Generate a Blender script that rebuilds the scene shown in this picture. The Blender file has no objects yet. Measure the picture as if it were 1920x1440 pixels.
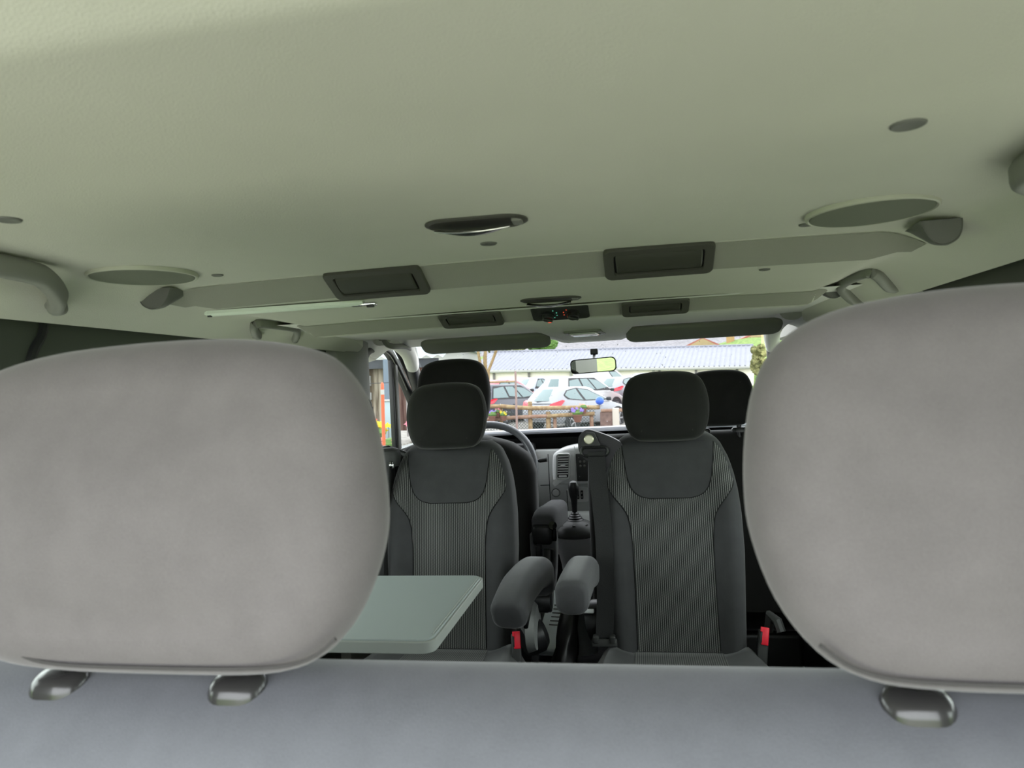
import bpy, bmesh, math, random
from mathutils import Vector, Matrix, Euler
C = bpy.context.scene.collection
PI = math.pi
R = math.radians
random.seed(7)

# ------------------------------------------------------------------ materials
def lin(h):
    if isinstance(h, str):
        h = h.lstrip('#')
        c = [int(h[i:i + 2], 16) / 255 for i in (0, 2, 4)]
        return tuple(x / 12.92 if x <= .04045 else ((x + .055) / 1.055) ** 2.4 for x in c)
    return tuple(h)

MATS = {}
def mat(name, col, rough=.6, metal=0, spec=.3, sheen=0, bump=0, bscale=300, var=0, vscale=6, detail=3, emit=None, estr=0, coat=0):
    m = bpy.data.materials.new(name)
    m.use_nodes = True
    nt = m.node_tree
    b = nt.nodes['Principled BSDF']
    c = lin(col)
    b.inputs['Base Color'].default_value = (*c, 1)
    b.inputs['Roughness'].default_value = rough
    b.inputs['Metallic'].default_value = metal
    b.inputs['Specular IOR Level'].default_value = spec
    b.inputs['Sheen Weight'].default_value = sheen
    b.inputs['Coat Weight'].default_value = coat
    if emit:
        b.inputs['Emission Color'].default_value = (*lin(emit), 1)
        b.inputs['Emission Strength'].default_value = estr
    tc = nt.nodes.new('ShaderNodeTexCoord')
    if bump:
        n = nt.nodes.new('ShaderNodeTexNoise')
        n.inputs['Scale'].default_value = bscale
        n.inputs['Detail'].default_value = 2
        nt.links.new(tc.outputs['Object'], n.inputs['Vector'])
        bp = nt.nodes.new('ShaderNodeBump')
        bp.inputs['Strength'].default_value = bump
        bp.inputs['Distance'].default_value = .002
        nt.links.new(n.outputs['Fac'], bp.inputs['Height'])
        nt.links.new(bp.outputs['Normal'], b.inputs['Normal'])
    if var:
        n = nt.nodes.new('ShaderNodeTexNoise')
        n.inputs['Scale'].default_value = vscale
        n.inputs['Detail'].default_value = detail
        nt.links.new(tc.outputs['Object'], n.inputs['Vector'])
        r = nt.nodes.new('ShaderNodeValToRGB')
        r.color_ramp.elements[0].position = .3
        r.color_ramp.elements[1].position = .7
        r.color_ramp.elements[0].color = (*[x * (1 - var) for x in c], 1)
        r.color_ramp.elements[1].color = (*[min(1, x * (1 + var)) for x in c], 1)
        nt.links.new(n.outputs['Fac'], r.inputs['Fac'])
        nt.links.new(r.outputs['Color'], b.inputs['Base Color'])
    MATS[name] = m
    return m

def two_tone(name, c0, c1, scale, rough=.8, p0=.42, p1=.58, detail=6, stretch=(1, 1, 1), bump=0, coord='Object'):
    m = mat(name, c0, rough)
    nt = m.node_tree
    b = nt.nodes['Principled BSDF']
    tc = nt.nodes.new('ShaderNodeTexCoord')
    mp = nt.nodes.new('ShaderNodeMapping')
    mp.inputs['Scale'].default_value = stretch
    n = nt.nodes.new('ShaderNodeTexNoise')
    n.inputs['Scale'].default_value = scale
    n.inputs['Detail'].default_value = detail
    r = nt.nodes.new('ShaderNodeValToRGB')
    r.color_ramp.elements[0].position = p0
    r.color_ramp.elements[1].position = p1
    r.color_ramp.elements[0].color = (*lin(c0), 1)
    r.color_ramp.elements[1].color = (*lin(c1), 1)
    nt.links.new(tc.outputs[coord], mp.inputs['Vector'])
    nt.links.new(mp.outputs['Vector'], n.inputs['Vector'])
    nt.links.new(n.outputs['Fac'], r.inputs['Fac'])
    nt.links.new(r.outputs['Color'], b.inputs['Base Color'])
    if bump:
        bp = nt.nodes.new('ShaderNodeBump')
        bp.inputs['Strength'].default_value = bump
        bp.inputs['Distance'].default_value = .05
        nt.links.new(n.outputs['Fac'], bp.inputs['Height'])
        nt.links.new(bp.outputs['Normal'], b.inputs['Normal'])
    return m

def glass(name, tint=(1, 1, 1), refl=.06):
    m = bpy.data.materials.new(name)
    m.use_nodes = True
    nt = m.node_tree
    nt.nodes.clear()
    o = nt.nodes.new('ShaderNodeOutputMaterial')
    t = nt.nodes.new('ShaderNodeBsdfTransparent')
    t.inputs['Color'].default_value = (*tint, 1)
    g = nt.nodes.new('ShaderNodeBsdfGlossy')
    g.inputs['Roughness'].default_value = .02
    mx = nt.nodes.new('ShaderNodeMixShader')
    mx.inputs['Fac'].default_value = refl
    nt.links.new(t.outputs[0], mx.inputs[1])
    nt.links.new(g.outputs[0], mx.inputs[2])
    nt.links.new(mx.outputs[0], o.inputs['Surface'])
    MATS[name] = m
    return m

def fabric(name, col, rough=.95, sheen=.25, weave=900, mott=.12):
    """woven cloth: fine weave bump plus a soft blotchy tone"""
    m = mat(name, col, rough, spec=.1, sheen=sheen)
    nt = m.node_tree
    b = nt.nodes['Principled BSDF']
    b.inputs['Sheen Roughness'].default_value = .4
    tc = nt.nodes.new('ShaderNodeTexCoord')
    n1 = nt.nodes.new('ShaderNodeTexNoise'); n1.inputs['Scale'].default_value = weave; n1.inputs['Detail'].default_value = 1
    n2 = nt.nodes.new('ShaderNodeTexNoise'); n2.inputs['Scale'].default_value = 28; n2.inputs['Detail'].default_value = 4
    for n in (n1, n2):
        nt.links.new(tc.outputs['Object'], n.inputs['Vector'])
    c = lin(col)
    r = nt.nodes.new('ShaderNodeValToRGB')
    r.color_ramp.elements[0].position = .3; r.color_ramp.elements[1].position = .7
    r.color_ramp.elements[0].color = (*[x * (1 - mott) for x in c], 1)
    r.color_ramp.elements[1].color = (*[x * (1 + mott) for x in c], 1)
    ad = nt.nodes.new('ShaderNodeMix'); ad.data_type = 'FLOAT'
    ad.inputs['Factor'].default_value = .45
    nt.links.new(n2.outputs['Fac'], ad.inputs[2]); nt.links.new(n1.outputs['Fac'], ad.inputs[3])
    nt.links.new(ad.outputs[0], r.inputs['Fac'])
    nt.links.new(r.outputs['Color'], b.inputs['Base Color'])
    bp = nt.nodes.new('ShaderNodeBump'); bp.inputs['Strength'].default_value = .25; bp.inputs['Distance'].default_value = .0008
    nt.links.new(n1.outputs['Fac'], bp.inputs['Height'])
    nt.links.new(bp.outputs['Normal'], b.inputs['Normal'])
    return m

def ribbed(name, dark, light, px=.0054, pz=.0042, axis2='Z', shift=.5):
    """seat insert cloth: light dashes in vertical rows on a dark ground"""
    m = mat(name, dark, .95, spec=.1, sheen=.15)
    nt = m.node_tree
    b = nt.nodes['Principled BSDF']
    tc = nt.nodes.new('ShaderNodeTexCoord')
    sp = nt.nodes.new('ShaderNodeSeparateXYZ')
    nt.links.new(tc.outputs['Object'], sp.inputs[0])
    def mth(op, a, bb=None, val=None):
        n = nt.nodes.new('ShaderNodeMath'); n.operation = op
        nt.links.new(a, n.inputs[0])
        if bb is not None: nt.links.new(bb, n.inputs[1])
        elif val is not None: n.inputs[1].default_value = val
        return n.outputs[0]
    sx = mth('SINE', mth('MULTIPLY', sp.outputs['X'], val=2 * PI / px))
    col = mth('MULTIPLY', sp.outputs['X'], val=PI / px)
    zz = mth('ADD', mth('MULTIPLY', sp.outputs[axis2], val=2 * PI / pz), mth('MULTIPLY', col, val=1.0))
    sz = mth('SINE', zz)
    a = mth('MULTIPLY_ADD', sx, val=.5); a_node = a.node; a_node.inputs[2].default_value = .5
    d = mth('MULTIPLY_ADD', sz, val=.22); d.node.inputs[2].default_value = .68
    f = mth('MULTIPLY', mth('POWER', a, val=1.6), d)
    mx = nt.nodes.new('ShaderNodeMix'); mx.data_type = 'RGBA'
    mx.inputs[6].default_value = (*lin(dark), 1); mx.inputs[7].default_value = (*lin(light), 1)
    nt.links.new(f, mx.inputs[0])
    nt.links.new(mx.outputs[2], b.inputs['Base Color'])
    bp = nt.nodes.new('ShaderNodeBump'); bp.inputs['Strength'].default_value = .4; bp.inputs['Distance'].default_value = .001
    nt.links.new(f, bp.inputs['Height']); nt.links.new(bp.outputs['Normal'], b.inputs['Normal'])
    return m

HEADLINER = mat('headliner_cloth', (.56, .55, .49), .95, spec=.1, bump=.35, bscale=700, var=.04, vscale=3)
SHADED_LINER = mat('shaded_headliner_cloth', (.285, .28, .245), .95, spec=.1, bump=.35, bscale=700)  # headliner colour darkened to paint the shade on the vent strips
HEADTRIM = mat('header_lining', (.72, .715, .68), .9, spec=.15, bump=.3, bscale=500)
GREYPL = mat('mid_grey_plastic', (.135, .135, .125), .6, spec=.35, bump=.2, bscale=600)
GUIDEPL = mat('guide_plastic', (.035, .034, .034), .22, spec=.7)
HANDLEPL = mat('handle_grey_plastic', (.2, .2, .18), .55, spec=.35)
DARKPL = mat('dark_plastic', (.03, .031, .03), .5, spec=.4)
BLACKPL = mat('black_plastic', (.009, .009, .01), .4, spec=.5)
GLOSSBLK = mat('gloss_black', (.006, .006, .007), .15, spec=.6)
VENTPL = mat('vent_frame_plastic', (.062, .06, .052), .6, spec=.3)
VENTDARK = mat('vent_barrel_plastic', (.045, .045, .036), .55, spec=.35)
SPKR = mat('speaker_mesh', (.17, .18, .14), .8, bump=.8, bscale=900)
SPKRIM = mat('speaker_rim', (.42, .42, .35), .5)
CHROME = mat('chrome', (.75, .75, .76), .15, metal=1)
LENS = mat('smoked_lamp_lens', (.035, .037, .035), .18, spec=.5)
LAMPMET = mat('satin_lamp_edge', (.7, .7, .68), .25, metal=1)
FAB_FG = fabric('grey_bench_cloth', (.166, .152, .155), mott=.10, weave=700)
FAB_FG2 = fabric('bluegrey_bench_cloth', (.162, .167, .186), mott=.10, weave=600)
FAB = fabric('charcoal_cloth', (.048, .0485, .050))
FAB_DK = fabric('black_cloth', (.019, .0188, .018))
FAB_ARM = fabric('armrest_cloth', (.075, .075, .079))
RIB = ribbed('ribbed_insert_cloth', (.015, .016, .016), (.25, .25, .24))
RIBC = ribbed('ribbed_cushion_cloth', (.02, .021, .021), (.17, .17, .16), axis2='Y')
SEAM = mat('seam_thread', (.01, .01, .01), .9)
SEAMG = mat('grey_seam', (.07, .066, .066), .9)
WEB = mat('belt_webbing', (.014, .0145, .0145), .6, spec=.3, bump=.4, bscale=500)
RED = mat('red_button', (.85, .015, .04), .35, spec=.5)
TABLE = mat('table_laminate', (.30, .34, .33), .42, spec=.4, bump=.12, bscale=500)
TABLEEDGE = mat('table_edge_band', (.30, .32, .295), .5)
DASH = mat('dash_grey_plastic', (.50, .515, .505), .55, spec=.35, bump=.25, bscale=400)
DASHLT = mat('console_light_grey', (.70, .71, .705), .45, spec=.4)
DASHTOP = mat('dash_top_grey', (.42, .43, .47), .3, spec=.6)
SILVER = mat('silver_plastic', (.62, .63, .63), .35, spec=.5)
SHELL = mat('seat_shell_plastic', (.20, .205, .2), .5)
STEER = mat('steering_leather', (.10, .106, .115), .4, spec=.5, coat=.3)
CARPET = mat('floor_carpet', (.05, .05, .052), .95, bump=.6, bscale=200, var=.2, vscale=20)
PANEL = mat('dark_side_panel', (.055, .062, .05), .4, spec=.4)
PILLAR = mat('pillar_trim', (.2, .2, .18), .7)
RUBBER = mat('black_rubber', (.012, .013, .013), .45, spec=.4)
BOOT = mat('boot_leather', (.018, .017, .018), .35, spec=.5)
PALE = mat('pale_pedal_plate', (.75, .8, .8), .5)
PALEBAR = mat('pale_rail_plastic', (.66, .72, .62), .4)
VISOR = mat('visor_vinyl', (.21, .215, .185), .75, bump=.2, bscale=300)
MIRROR = mat('mirror_silver', (.8, .8, .8), .0, metal=1)
GLOW_R = mat('red_indicator', (.8, .05, .02), .4, emit=(1, .12, .05), estr=.8)
GLOW_G = mat('green_indicator', (.1, .6, .4), .4, emit=(.2, 1, .7), estr=.5)
WHITEMARK = mat('white_marking', (.6, .6, .6), .6)
WINDSCREEN = glass('windscreen_glass', (.6, .605, .61), .012)
SIDEGLASS = glass('side_glass', (.86, .89, .86), .02)
DOORGLASS = glass('front_door_glass', (.72, .735, .73), .015)
# outdoors
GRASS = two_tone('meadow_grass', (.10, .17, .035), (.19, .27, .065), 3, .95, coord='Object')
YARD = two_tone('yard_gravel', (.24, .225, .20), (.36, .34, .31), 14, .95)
BOUNCE_APRON = two_tone('bounce_apron_gravel', (.31, .32, .23), (.44, .435, .37), 30, .95)
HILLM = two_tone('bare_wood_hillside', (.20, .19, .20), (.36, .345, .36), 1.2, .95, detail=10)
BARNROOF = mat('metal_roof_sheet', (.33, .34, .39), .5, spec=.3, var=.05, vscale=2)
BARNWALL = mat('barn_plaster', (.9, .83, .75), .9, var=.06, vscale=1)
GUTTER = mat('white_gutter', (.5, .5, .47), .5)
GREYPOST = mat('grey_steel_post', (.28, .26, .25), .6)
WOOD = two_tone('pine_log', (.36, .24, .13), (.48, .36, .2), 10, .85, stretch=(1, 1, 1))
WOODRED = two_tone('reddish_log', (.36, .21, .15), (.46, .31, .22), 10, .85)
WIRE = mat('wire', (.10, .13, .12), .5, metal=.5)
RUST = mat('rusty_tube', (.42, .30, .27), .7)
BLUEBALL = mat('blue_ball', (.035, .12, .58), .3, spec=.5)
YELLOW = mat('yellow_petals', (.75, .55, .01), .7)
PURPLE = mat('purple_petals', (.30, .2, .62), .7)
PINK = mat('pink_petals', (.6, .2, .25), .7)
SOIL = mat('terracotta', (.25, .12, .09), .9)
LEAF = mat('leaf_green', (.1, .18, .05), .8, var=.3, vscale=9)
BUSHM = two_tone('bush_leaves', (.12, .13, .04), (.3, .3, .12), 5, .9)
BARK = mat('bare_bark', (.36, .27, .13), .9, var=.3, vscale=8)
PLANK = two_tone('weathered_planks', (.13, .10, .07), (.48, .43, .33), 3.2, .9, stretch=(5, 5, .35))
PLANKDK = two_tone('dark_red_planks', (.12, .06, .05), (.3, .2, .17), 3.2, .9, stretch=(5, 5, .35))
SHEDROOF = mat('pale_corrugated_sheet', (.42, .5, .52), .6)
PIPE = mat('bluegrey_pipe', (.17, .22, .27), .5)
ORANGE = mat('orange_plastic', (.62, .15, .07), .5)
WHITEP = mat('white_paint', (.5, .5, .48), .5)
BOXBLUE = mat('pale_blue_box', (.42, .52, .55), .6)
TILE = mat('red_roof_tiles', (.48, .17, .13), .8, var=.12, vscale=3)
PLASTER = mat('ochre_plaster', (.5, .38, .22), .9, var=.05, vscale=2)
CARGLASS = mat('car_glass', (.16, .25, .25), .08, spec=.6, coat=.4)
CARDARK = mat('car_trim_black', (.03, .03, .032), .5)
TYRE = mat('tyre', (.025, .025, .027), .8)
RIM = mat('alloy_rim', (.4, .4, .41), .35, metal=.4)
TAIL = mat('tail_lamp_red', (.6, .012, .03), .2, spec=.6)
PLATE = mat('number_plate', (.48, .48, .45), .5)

OUTDOOR_TONE = .68      # dims the outdoor colours themselves to balance yard brightness against the cabin
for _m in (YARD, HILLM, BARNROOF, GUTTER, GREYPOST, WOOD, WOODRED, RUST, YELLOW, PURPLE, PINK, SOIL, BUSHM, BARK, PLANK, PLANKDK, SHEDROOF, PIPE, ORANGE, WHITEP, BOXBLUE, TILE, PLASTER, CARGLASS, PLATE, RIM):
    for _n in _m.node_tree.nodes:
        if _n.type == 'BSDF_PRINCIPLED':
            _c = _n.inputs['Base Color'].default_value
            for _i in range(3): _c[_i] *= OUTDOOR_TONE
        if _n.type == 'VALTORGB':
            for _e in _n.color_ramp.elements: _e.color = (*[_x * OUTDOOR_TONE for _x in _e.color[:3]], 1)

# ------------------------------------------------------------------ mesh builder
def frames(pts, closed=False, up=None):
    n = len(pts); T = []
    for i in range(n):
        a = pts[i - 1] if (i > 0 or closed) else pts[i]
        b = pts[(i + 1) % n] if (i < n - 1 or closed) else pts[i]
        T.append((Vector(b) - Vector(a)).normalized())
    out = []
    u = Vector(up) if up else (Vector((0, 0, 1)) if abs(T[0].z) < .9 else Vector((1, 0, 0)))
    for t in T:
        s = t.cross(u)
        if s.length < 1e-4: s = t.orthogonal()
        s.normalize(); v = s.cross(t).normalized()
        if up is None: u = v
        out.append((s, v))
    return out

class MB:
    def __init__(self): self.v = []; self.f = []
    def add(self, vs, fs, M=None):
        o = len(self.v)
        self.v += [tuple(M @ Vector(p)) if M else tuple(p) for p in vs]
        self.f += [tuple(i + o for i in f) for f in fs]
        return self
    def loft(self, rings, c0=True, c1=True, closed=True, M=None):
        n = len(rings[0]); vs = [p for r in rings for p in r]; fs = []
        for k in range(len(rings) - 1):
            for i in range(n if closed else n - 1):
                j = (i + 1) % n
                fs.append((k * n + i, k * n + j, (k + 1) * n + j, (k + 1) * n + i))
        if c0: fs.append(tuple(range(n - 1, -1, -1)))
        if c1: fs.append(tuple(range((len(rings) - 1) * n, len(rings) * n)))
        return self.add(vs, fs, M)
    def box(self, c, s, r=0, rot=None, seg=3):
        bm = bmesh.new(); bmesh.ops.create_cube(bm, size=1)
        bmesh.ops.scale(bm, vec=s, verts=bm.verts)
        if r: bmesh.ops.bevel(bm, geom=list(bm.edges), offset=min(r, min(s) * .49), segments=seg, profile=.5, affect='EDGES', clamp_overlap=True)
        bm.verts.index_update()
        M = Matrix.Translation(c)
        if rot is not None: M = M @ Euler(rot).to_matrix().to_4x4()
        self.add([v.co.copy() for v in bm.verts], [tuple(v.index for v in f.verts) for f in bm.faces], M)
        bm.free(); return self
    def sweep(self, pts, sec, closed=False, up=None, scale=None, caps=True):
        fr = frames(pts, closed, up); rings = []
        for i, p in enumerate(pts):
            s, v = fr[i]; k = scale[i] if scale else 1
            rings.append([Vector(p) + s * (a * k) + v * (b * k) for a, b in sec])
        if closed: rings.append(rings[0])
        return self.loft(rings, caps and not closed, caps and not closed)
    def tube(self, pts, r, n=10, closed=False, scale=None):
        return self.sweep(pts, [(r * math.cos(2 * PI * i / n), r * math.sin(2 * PI * i / n)) for i in range(n)], closed, None, scale)
    def lathe(self, prof, n=24, M=None, c0=True, c1=True):
        return self.loft([[(r * math.cos(2 * PI * i / n), r * math.sin(2 * PI * i / n), z) for i in range(n)] for r, z in prof], c0, c1, True, M)
    def grid(self, P):
        n = len(P[0]); vs = [p for r in P for p in r]
        fs = [(k * n + i, k * n + i + 1, (k + 1) * n + i + 1, (k + 1) * n + i) for k in range(len(P) - 1) for i in range(n - 1)]
        return self.add(vs, fs)
    def xf(self, fn):
        self.v = [tuple(fn(Vector(p))) for p in self.v]; return self
    def build(self, name, m, parent=None, smooth=True, ang=38, weld=False):
        me = bpy.data.meshes.new(name)
        me.from_pydata(self.v, [], self.f)
        bm = bmesh.new(); bm.from_mesh(me)
        if weld: bmesh.ops.remove_doubles(bm, verts=bm.verts, dist=1e-5)
        bmesh.ops.recalc_face_normals(bm, faces=bm.faces)
        bm.to_mesh(me); bm.free()
        if smooth:
            me.polygons.foreach_set('use_smooth', [True] * len(me.polygons))
            me.set_sharp_from_angle(angle=R(ang))
        me.materials.append(m)
        o = bpy.data.objects.new(name, me); C.objects.link(o)
        if parent is not None: o.parent = parent
        return o

def rrect(w, h, r, n=5):
    pts = []
    for cx, cy, a0 in ((w / 2 - r, h / 2 - r, 0), (-w / 2 + r, h / 2 - r, 90), (-w / 2 + r, -h / 2 + r, 180), (w / 2 - r, -h / 2 + r, 270)):
        for i in range(n + 1):
            a = R(a0 + 90 * i / n); pts.append((cx + r * math.cos(a), cy + r * math.sin(a)))
    return pts

def catmull(P, n=6, closed=True):
    out = []; N = len(P)
    for i in range(N if closed else N - 1):
        p0, p1, p2, p3 = [Vector(P[(i + k) % N] if closed else P[max(0, min(N - 1, i + k))]) for k in (-1, 0, 1, 2)]
        for j in range(n):
            t = j / n
            out.append(.5 * ((2 * p1) + (p2 - p0) * t + (2 * p0 - 5 * p1 + 4 * p2 - p3) * t * t + (3 * p1 - p0 - 3 * p2 + p3) * t ** 3))
    if not closed: out.append(Vector(P[-1]))
    return out

def mirror_outline(half):
    """right half from bottom centre to top centre -> closed outline"""
    return [Vector(p) for p in half] + [Vector((-x, z)) for x, z in reversed(half[1:-1])]

def puff(mb, outline, yf, yb, r, bulge_f=.01, bulge_b=.01, seg=7, faces=(.8, .55, .3, .1), fn=None):
    """cushion: closed xz outline, front at y=yf (towards -y), back at yb, edges rounded by r, faces bulging"""
    cx = sum(p[0] for p in outline) / len(outline); cz = sum(p[1] for p in outline) / len(outline)
    n = len(outline); N = []
    for i in range(n):
        t = (Vector(outline[(i + 1) % n]) - Vector(outline[i - 1])).normalized()
        N.append(Vector((t.y, -t.x)))
    area = sum(outline[i][0] * outline[(i + 1) % n][1] - outline[(i + 1) % n][0] * outline[i][1] for i in range(n))
    if area < 0: N = [-k for k in N]
    def ring(ins, y, s=1, b=0):
        o = []
        for p, k in zip(outline, N):
            x, z = p[0] - k.x * ins, p[1] - k.y * ins
            o.append((cx + (x - cx) * s, y + b, cz + (z - cz) * s))
        return o
    rings = []
    for s in reversed(faces): rings.append(ring(r, yf, s, -bulge_f * (1 - s * s)))
    for k in range(seg + 1):
        a = PI / 2 * k / seg; rings.append(ring(r * (1 - math.sin(a)), yf + r * (1 - math.cos(a))))
    for k in range(seg + 1):
        a = PI / 2 * k / seg; rings.append(ring(r * (1 - math.cos(a)), yb - r * (1 - math.sin(a))))
    for s in faces: rings.append(ring(r, yb, s, bulge_b * (1 - s * s)))
    if fn: rings = [[fn(*p) for p in q] for q in rings]
    mb.loft(rings)
    return mb

def smooth(a, b, x):
    t = max(0, min(1, (x - a) / (b - a))); return t * t * (3 - 2 * t)

def empty(name, loc, rz=0):
    o = bpy.data.objects.new(name, None); C.objects.link(o)
    o.location = loc; o.rotation_euler = (0, 0, rz); o.empty_display_size = .05
    return o
def tag(o, label=None, cat=None, group=None, kind=None):
    if label: o['label'] = label
    if cat: o['category'] = cat
    if group: o['group'] = group
    if kind: o['kind'] = kind
    return o
def copy_tree(o, parent=None, loc=None):
    c = o.copy(); C.objects.link(c)
    if parent is not None: c.parent = parent
    for ch in list(o.children): copy_tree(ch, c)
    if loc is not None: c.location = loc
    return c
def thing(name, label, cat, loc=(0, 0, 0), rz=0, group=None):
    return tag(empty(name, loc, rz), label, cat, group)
def struct(o): o['kind'] = 'structure'; return o

# ------------------------------------------------------------------ camera
CAM = Vector((.205, 0, 1.17))
def setup_camera():
    th, ro, pt = R(10), R(2.9), R(.22)
    r = Vector((math.cos(th), math.sin(th), 0)); fh = Vector((-math.sin(th), math.cos(th), 0)); z = Vector((0, 0, 1))
    f = fh * math.cos(pt) + z * math.sin(pt); up = z * math.cos(pt) - fh * math.sin(pt)
    RR = r * math.cos(ro) - up * math.sin(ro); UU = r * math.sin(ro) + up * math.cos(ro)
    cd = bpy.data.cameras.new('camera'); co = bpy.data.objects.new('camera', cd); C.objects.link(co)
    cd.sensor_width = 36; cd.sensor_fit = 'HORIZONTAL'; cd.lens = 1331 / 1920 * 36
    cd.clip_start = .02; cd.clip_end = 1000
    cd.dof.use_dof = True; cd.dof.focus_distance = 2.3; cd.dof.aperture_fstop = 9
    M = Matrix((RR, UU, -f)).transposed().to_4x4(); M.translation = CAM
    co.matrix_world = M
    bpy.context.scene.camera = co
setup_camera()

# ------------------------------------------------------------------ van shell
def ceil_mid(y):
    if y < .377: return 1.39 + .30 * (.377 - y) * smooth(0, .03, .377 - y + .015)
    K = [(.377, 1.39), (1.188, 1.39), (1.255, 1.355), (1.628, 1.351), (1.688, 1.327), (3, 1.327)]
    for (a, za), (b, zb) in zip(K, K[1:]):
        if y <= b: return za + (zb - za) * (y - a) / (b - a)
    return 1.327
def ceil_side(x, k):
    t = max(0, (abs(x) - .58 - .04 * k) / (.17 - .04 * k))
    return 1.372 - .056 * t ** 1.7
def ceil_z(x, y):
    k = smooth(1.20, 1.10, y) if False else 1 - smooth(1.10, 1.19, y)
    w = smooth(.585 + .07 * k, .665 + .05 * k, abs(x))
    crown = -.006 * (x / .6) ** 2 if abs(x) < .7 else -.008
    return (1 - w) * (ceil_mid(y) + crown) + w * (ceil_side(x, k) + (ceil_mid(y) - 1.39 if y < .377 else 0))
def make_ceiling():
    xs = [-.75 + 1.5 * i / 100 for i in range(101)]
    ys = [-.25, -.1, .05, .15, .25, .3, .33, .345, .355, .365, .377, .39, .42, .5, .6, .7, .8, .9, 1.0, 1.08, 1.14, 1.17, 1.182, 1.188, 1.192,
          1.2, 1.22, 1.24, 1.251, 1.255, 1.259, 1.27, 1.3, 1.36, 1.45, 1.54, 1.6, 1.622, 1.628, 1.632, 1.64, 1.66, 1.68, 1.685, 1.69, 1.705]
    rows = [[(x, y, ceil_z(x, y)) for x in xs] for y in ys]
    def ymax(x): return 1.72 + .62 * smooth(.60, .735, abs(x))
    for s in (.25, .5, .75, 1):
        rows.append([(x, 1.705 + (ymax(x) - 1.705) * s, ceil_z(x, 1.72)) for x in xs])
    rows.append([(x, ymax(x) + .006, ceil_z(x, 1.72) + .004) for x in xs])
    rows.append([(x, ymax(x) + .010, ceil_z(x, 1.72) + .03) for x in xs])
    mb = MB().grid(rows)
    # rolled lower edge of the side rails
    for sx in (-1, 1):
        yy = ys + [1.8, 1.95, 2.1, 2.25, 2.34]
        mb.grid([[(sx * .75, y, ceil_z(.75, y)), (sx * .7535, y, ceil_z(.75, y) - .0015), (sx * .757, y, ceil_z(.75, y) + .002), (sx * .775, y, ceil_z(.75, y) + .03), (sx * .83, y, 1.40)] for y in yy])
    struct(mb.build('ceiling', HEADLINER, smooth=True, ang=22, weld=True))
    # roof skin above so that no light leaks in
    struct(MB().box((0, 1.3, 1.47), (1.72, 3.16, .02)).build('trim_4', GREYPL))
make_ceiling()

def make_header():
    xs = [-.88 + 1.76 * i / 70 for i in range(71)]
    ys = [1.60, 1.72, 1.9, 2.1, 2.2, 2.25, 2.3, 2.34, 2.36, 2.38, 2.40, 2.42, 2.46, 2.5, 2.55, 2.6, 2.65, 2.7, 2.74, 2.77]
    def z(x, y):
        zz = 1.348
        con = (1 - smooth(.105, .165, abs(x - .045))) * smooth(2.0, 2.25, y)
        zz -= .019 * con
        zz += .03 * smooth(.60, .68, abs(x)) * smooth(2.2, 2.45, y) * (1 - smooth(2.60, 2.72, y))
        zz += .024 * smooth(2.34, 2.42, y) * (1 - smooth(2.62, 2.68, y)) * smooth(.13, .18, abs(x - .045)) * (1 - smooth(.60, .68, abs(x)))
        zz -= .05 * smooth(.75, .85, abs(x))
        return zz
    rows = [[(x, y - .05 * min(1, abs(x) / .7) ** 2 * smooth(2.3, 2.77, y), z(x, y)) for x in xs] for y in ys]
    last = rows[-1]
    rows.append([(x, y + .012, zz + .004) for x, y, zz in last])
    rows.append([(x, y + .02, zz + .045) for x, y, zz in last])
    struct(MB().grid(rows).build('trim_1', HEADTRIM, ang=50))
make_header()

def shaded_strips():
    for nm, ya, yb, x0 in (('shade_overlay_8', 1.190, 1.2535, .655), ('shade_overlay_9', 1.630, 1.6865, .655)):
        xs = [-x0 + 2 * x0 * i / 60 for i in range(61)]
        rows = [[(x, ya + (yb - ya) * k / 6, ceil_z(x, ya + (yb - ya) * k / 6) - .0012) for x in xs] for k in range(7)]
        struct(MB().grid(rows).build(nm, SHADED_LINER))  # added overlay on the sloped strip, its shade painted in as darker cloth
shaded_strips()
def plugs():
    """small plug recesses on the headliner"""
    first = None
    for (x, y, r, lab) in [(-.48, .687, .012, 'grey trim clip on the ceiling above the edge of the left headrest'), (-.49, 1.106, .0085, 'grey trim clip beside the left ceiling speaker'),
                      (-.007, 1.059, .0115, 'grey trim clip just ahead of the rear dome lamp'), (.461, 1.103, .0095, 'grey trim clip touching the right ceiling speaker'),
                      (.455, .688, .0135, 'grey trim clip high on the ceiling above the right speaker'), (.432, 1.289, .0085, 'grey trim clip on the middle ceiling panel ahead of the right vent')]:
        z = ceil_z(x, y)
        o = MB().lathe([(r * 1.15, .0005), (r * 1.1, -.0015), (r, -.0022), (r * .8, -.0012), (r * .3, -.0008)], 18).build('trim_clip', GREYPL) if first is None else first.copy()
        if first is None: first = o
        else: C.objects.link(o)
        o.location = (x, y, z)
        s = r / .012
        o.scale = (s, s, 1)
        tag(o, lab, 'trim clip', 'ceiling trim clips')
plugs()

def speaker(x, y, lab):
    t = thing('ceiling_speaker', lab, 'speaker', (x, y, ceil_z(x, y) - .001), 0, 'round ceiling speakers')
    MB().lathe([(.0835, .004), (.0835, -.001), (.0825, -.0038), (.080, -.0046), (.0785, -.0032), (.070, .0)], 56).build('speaker_rim', SPKRIM, t)
    MB().lathe([(.0788, -.001), (.0775, -.0042), (.05, -.0058), (.02, -.0063), (.002, -.0065)], 56).build('grille', SPKR, t)
    return t
speaker(-.585, 1.045, 'round ceiling speaker on the left, above the left headrest')
speaker(.53, 1.04, 'round ceiling speaker on the right, above the right headrest')

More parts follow.
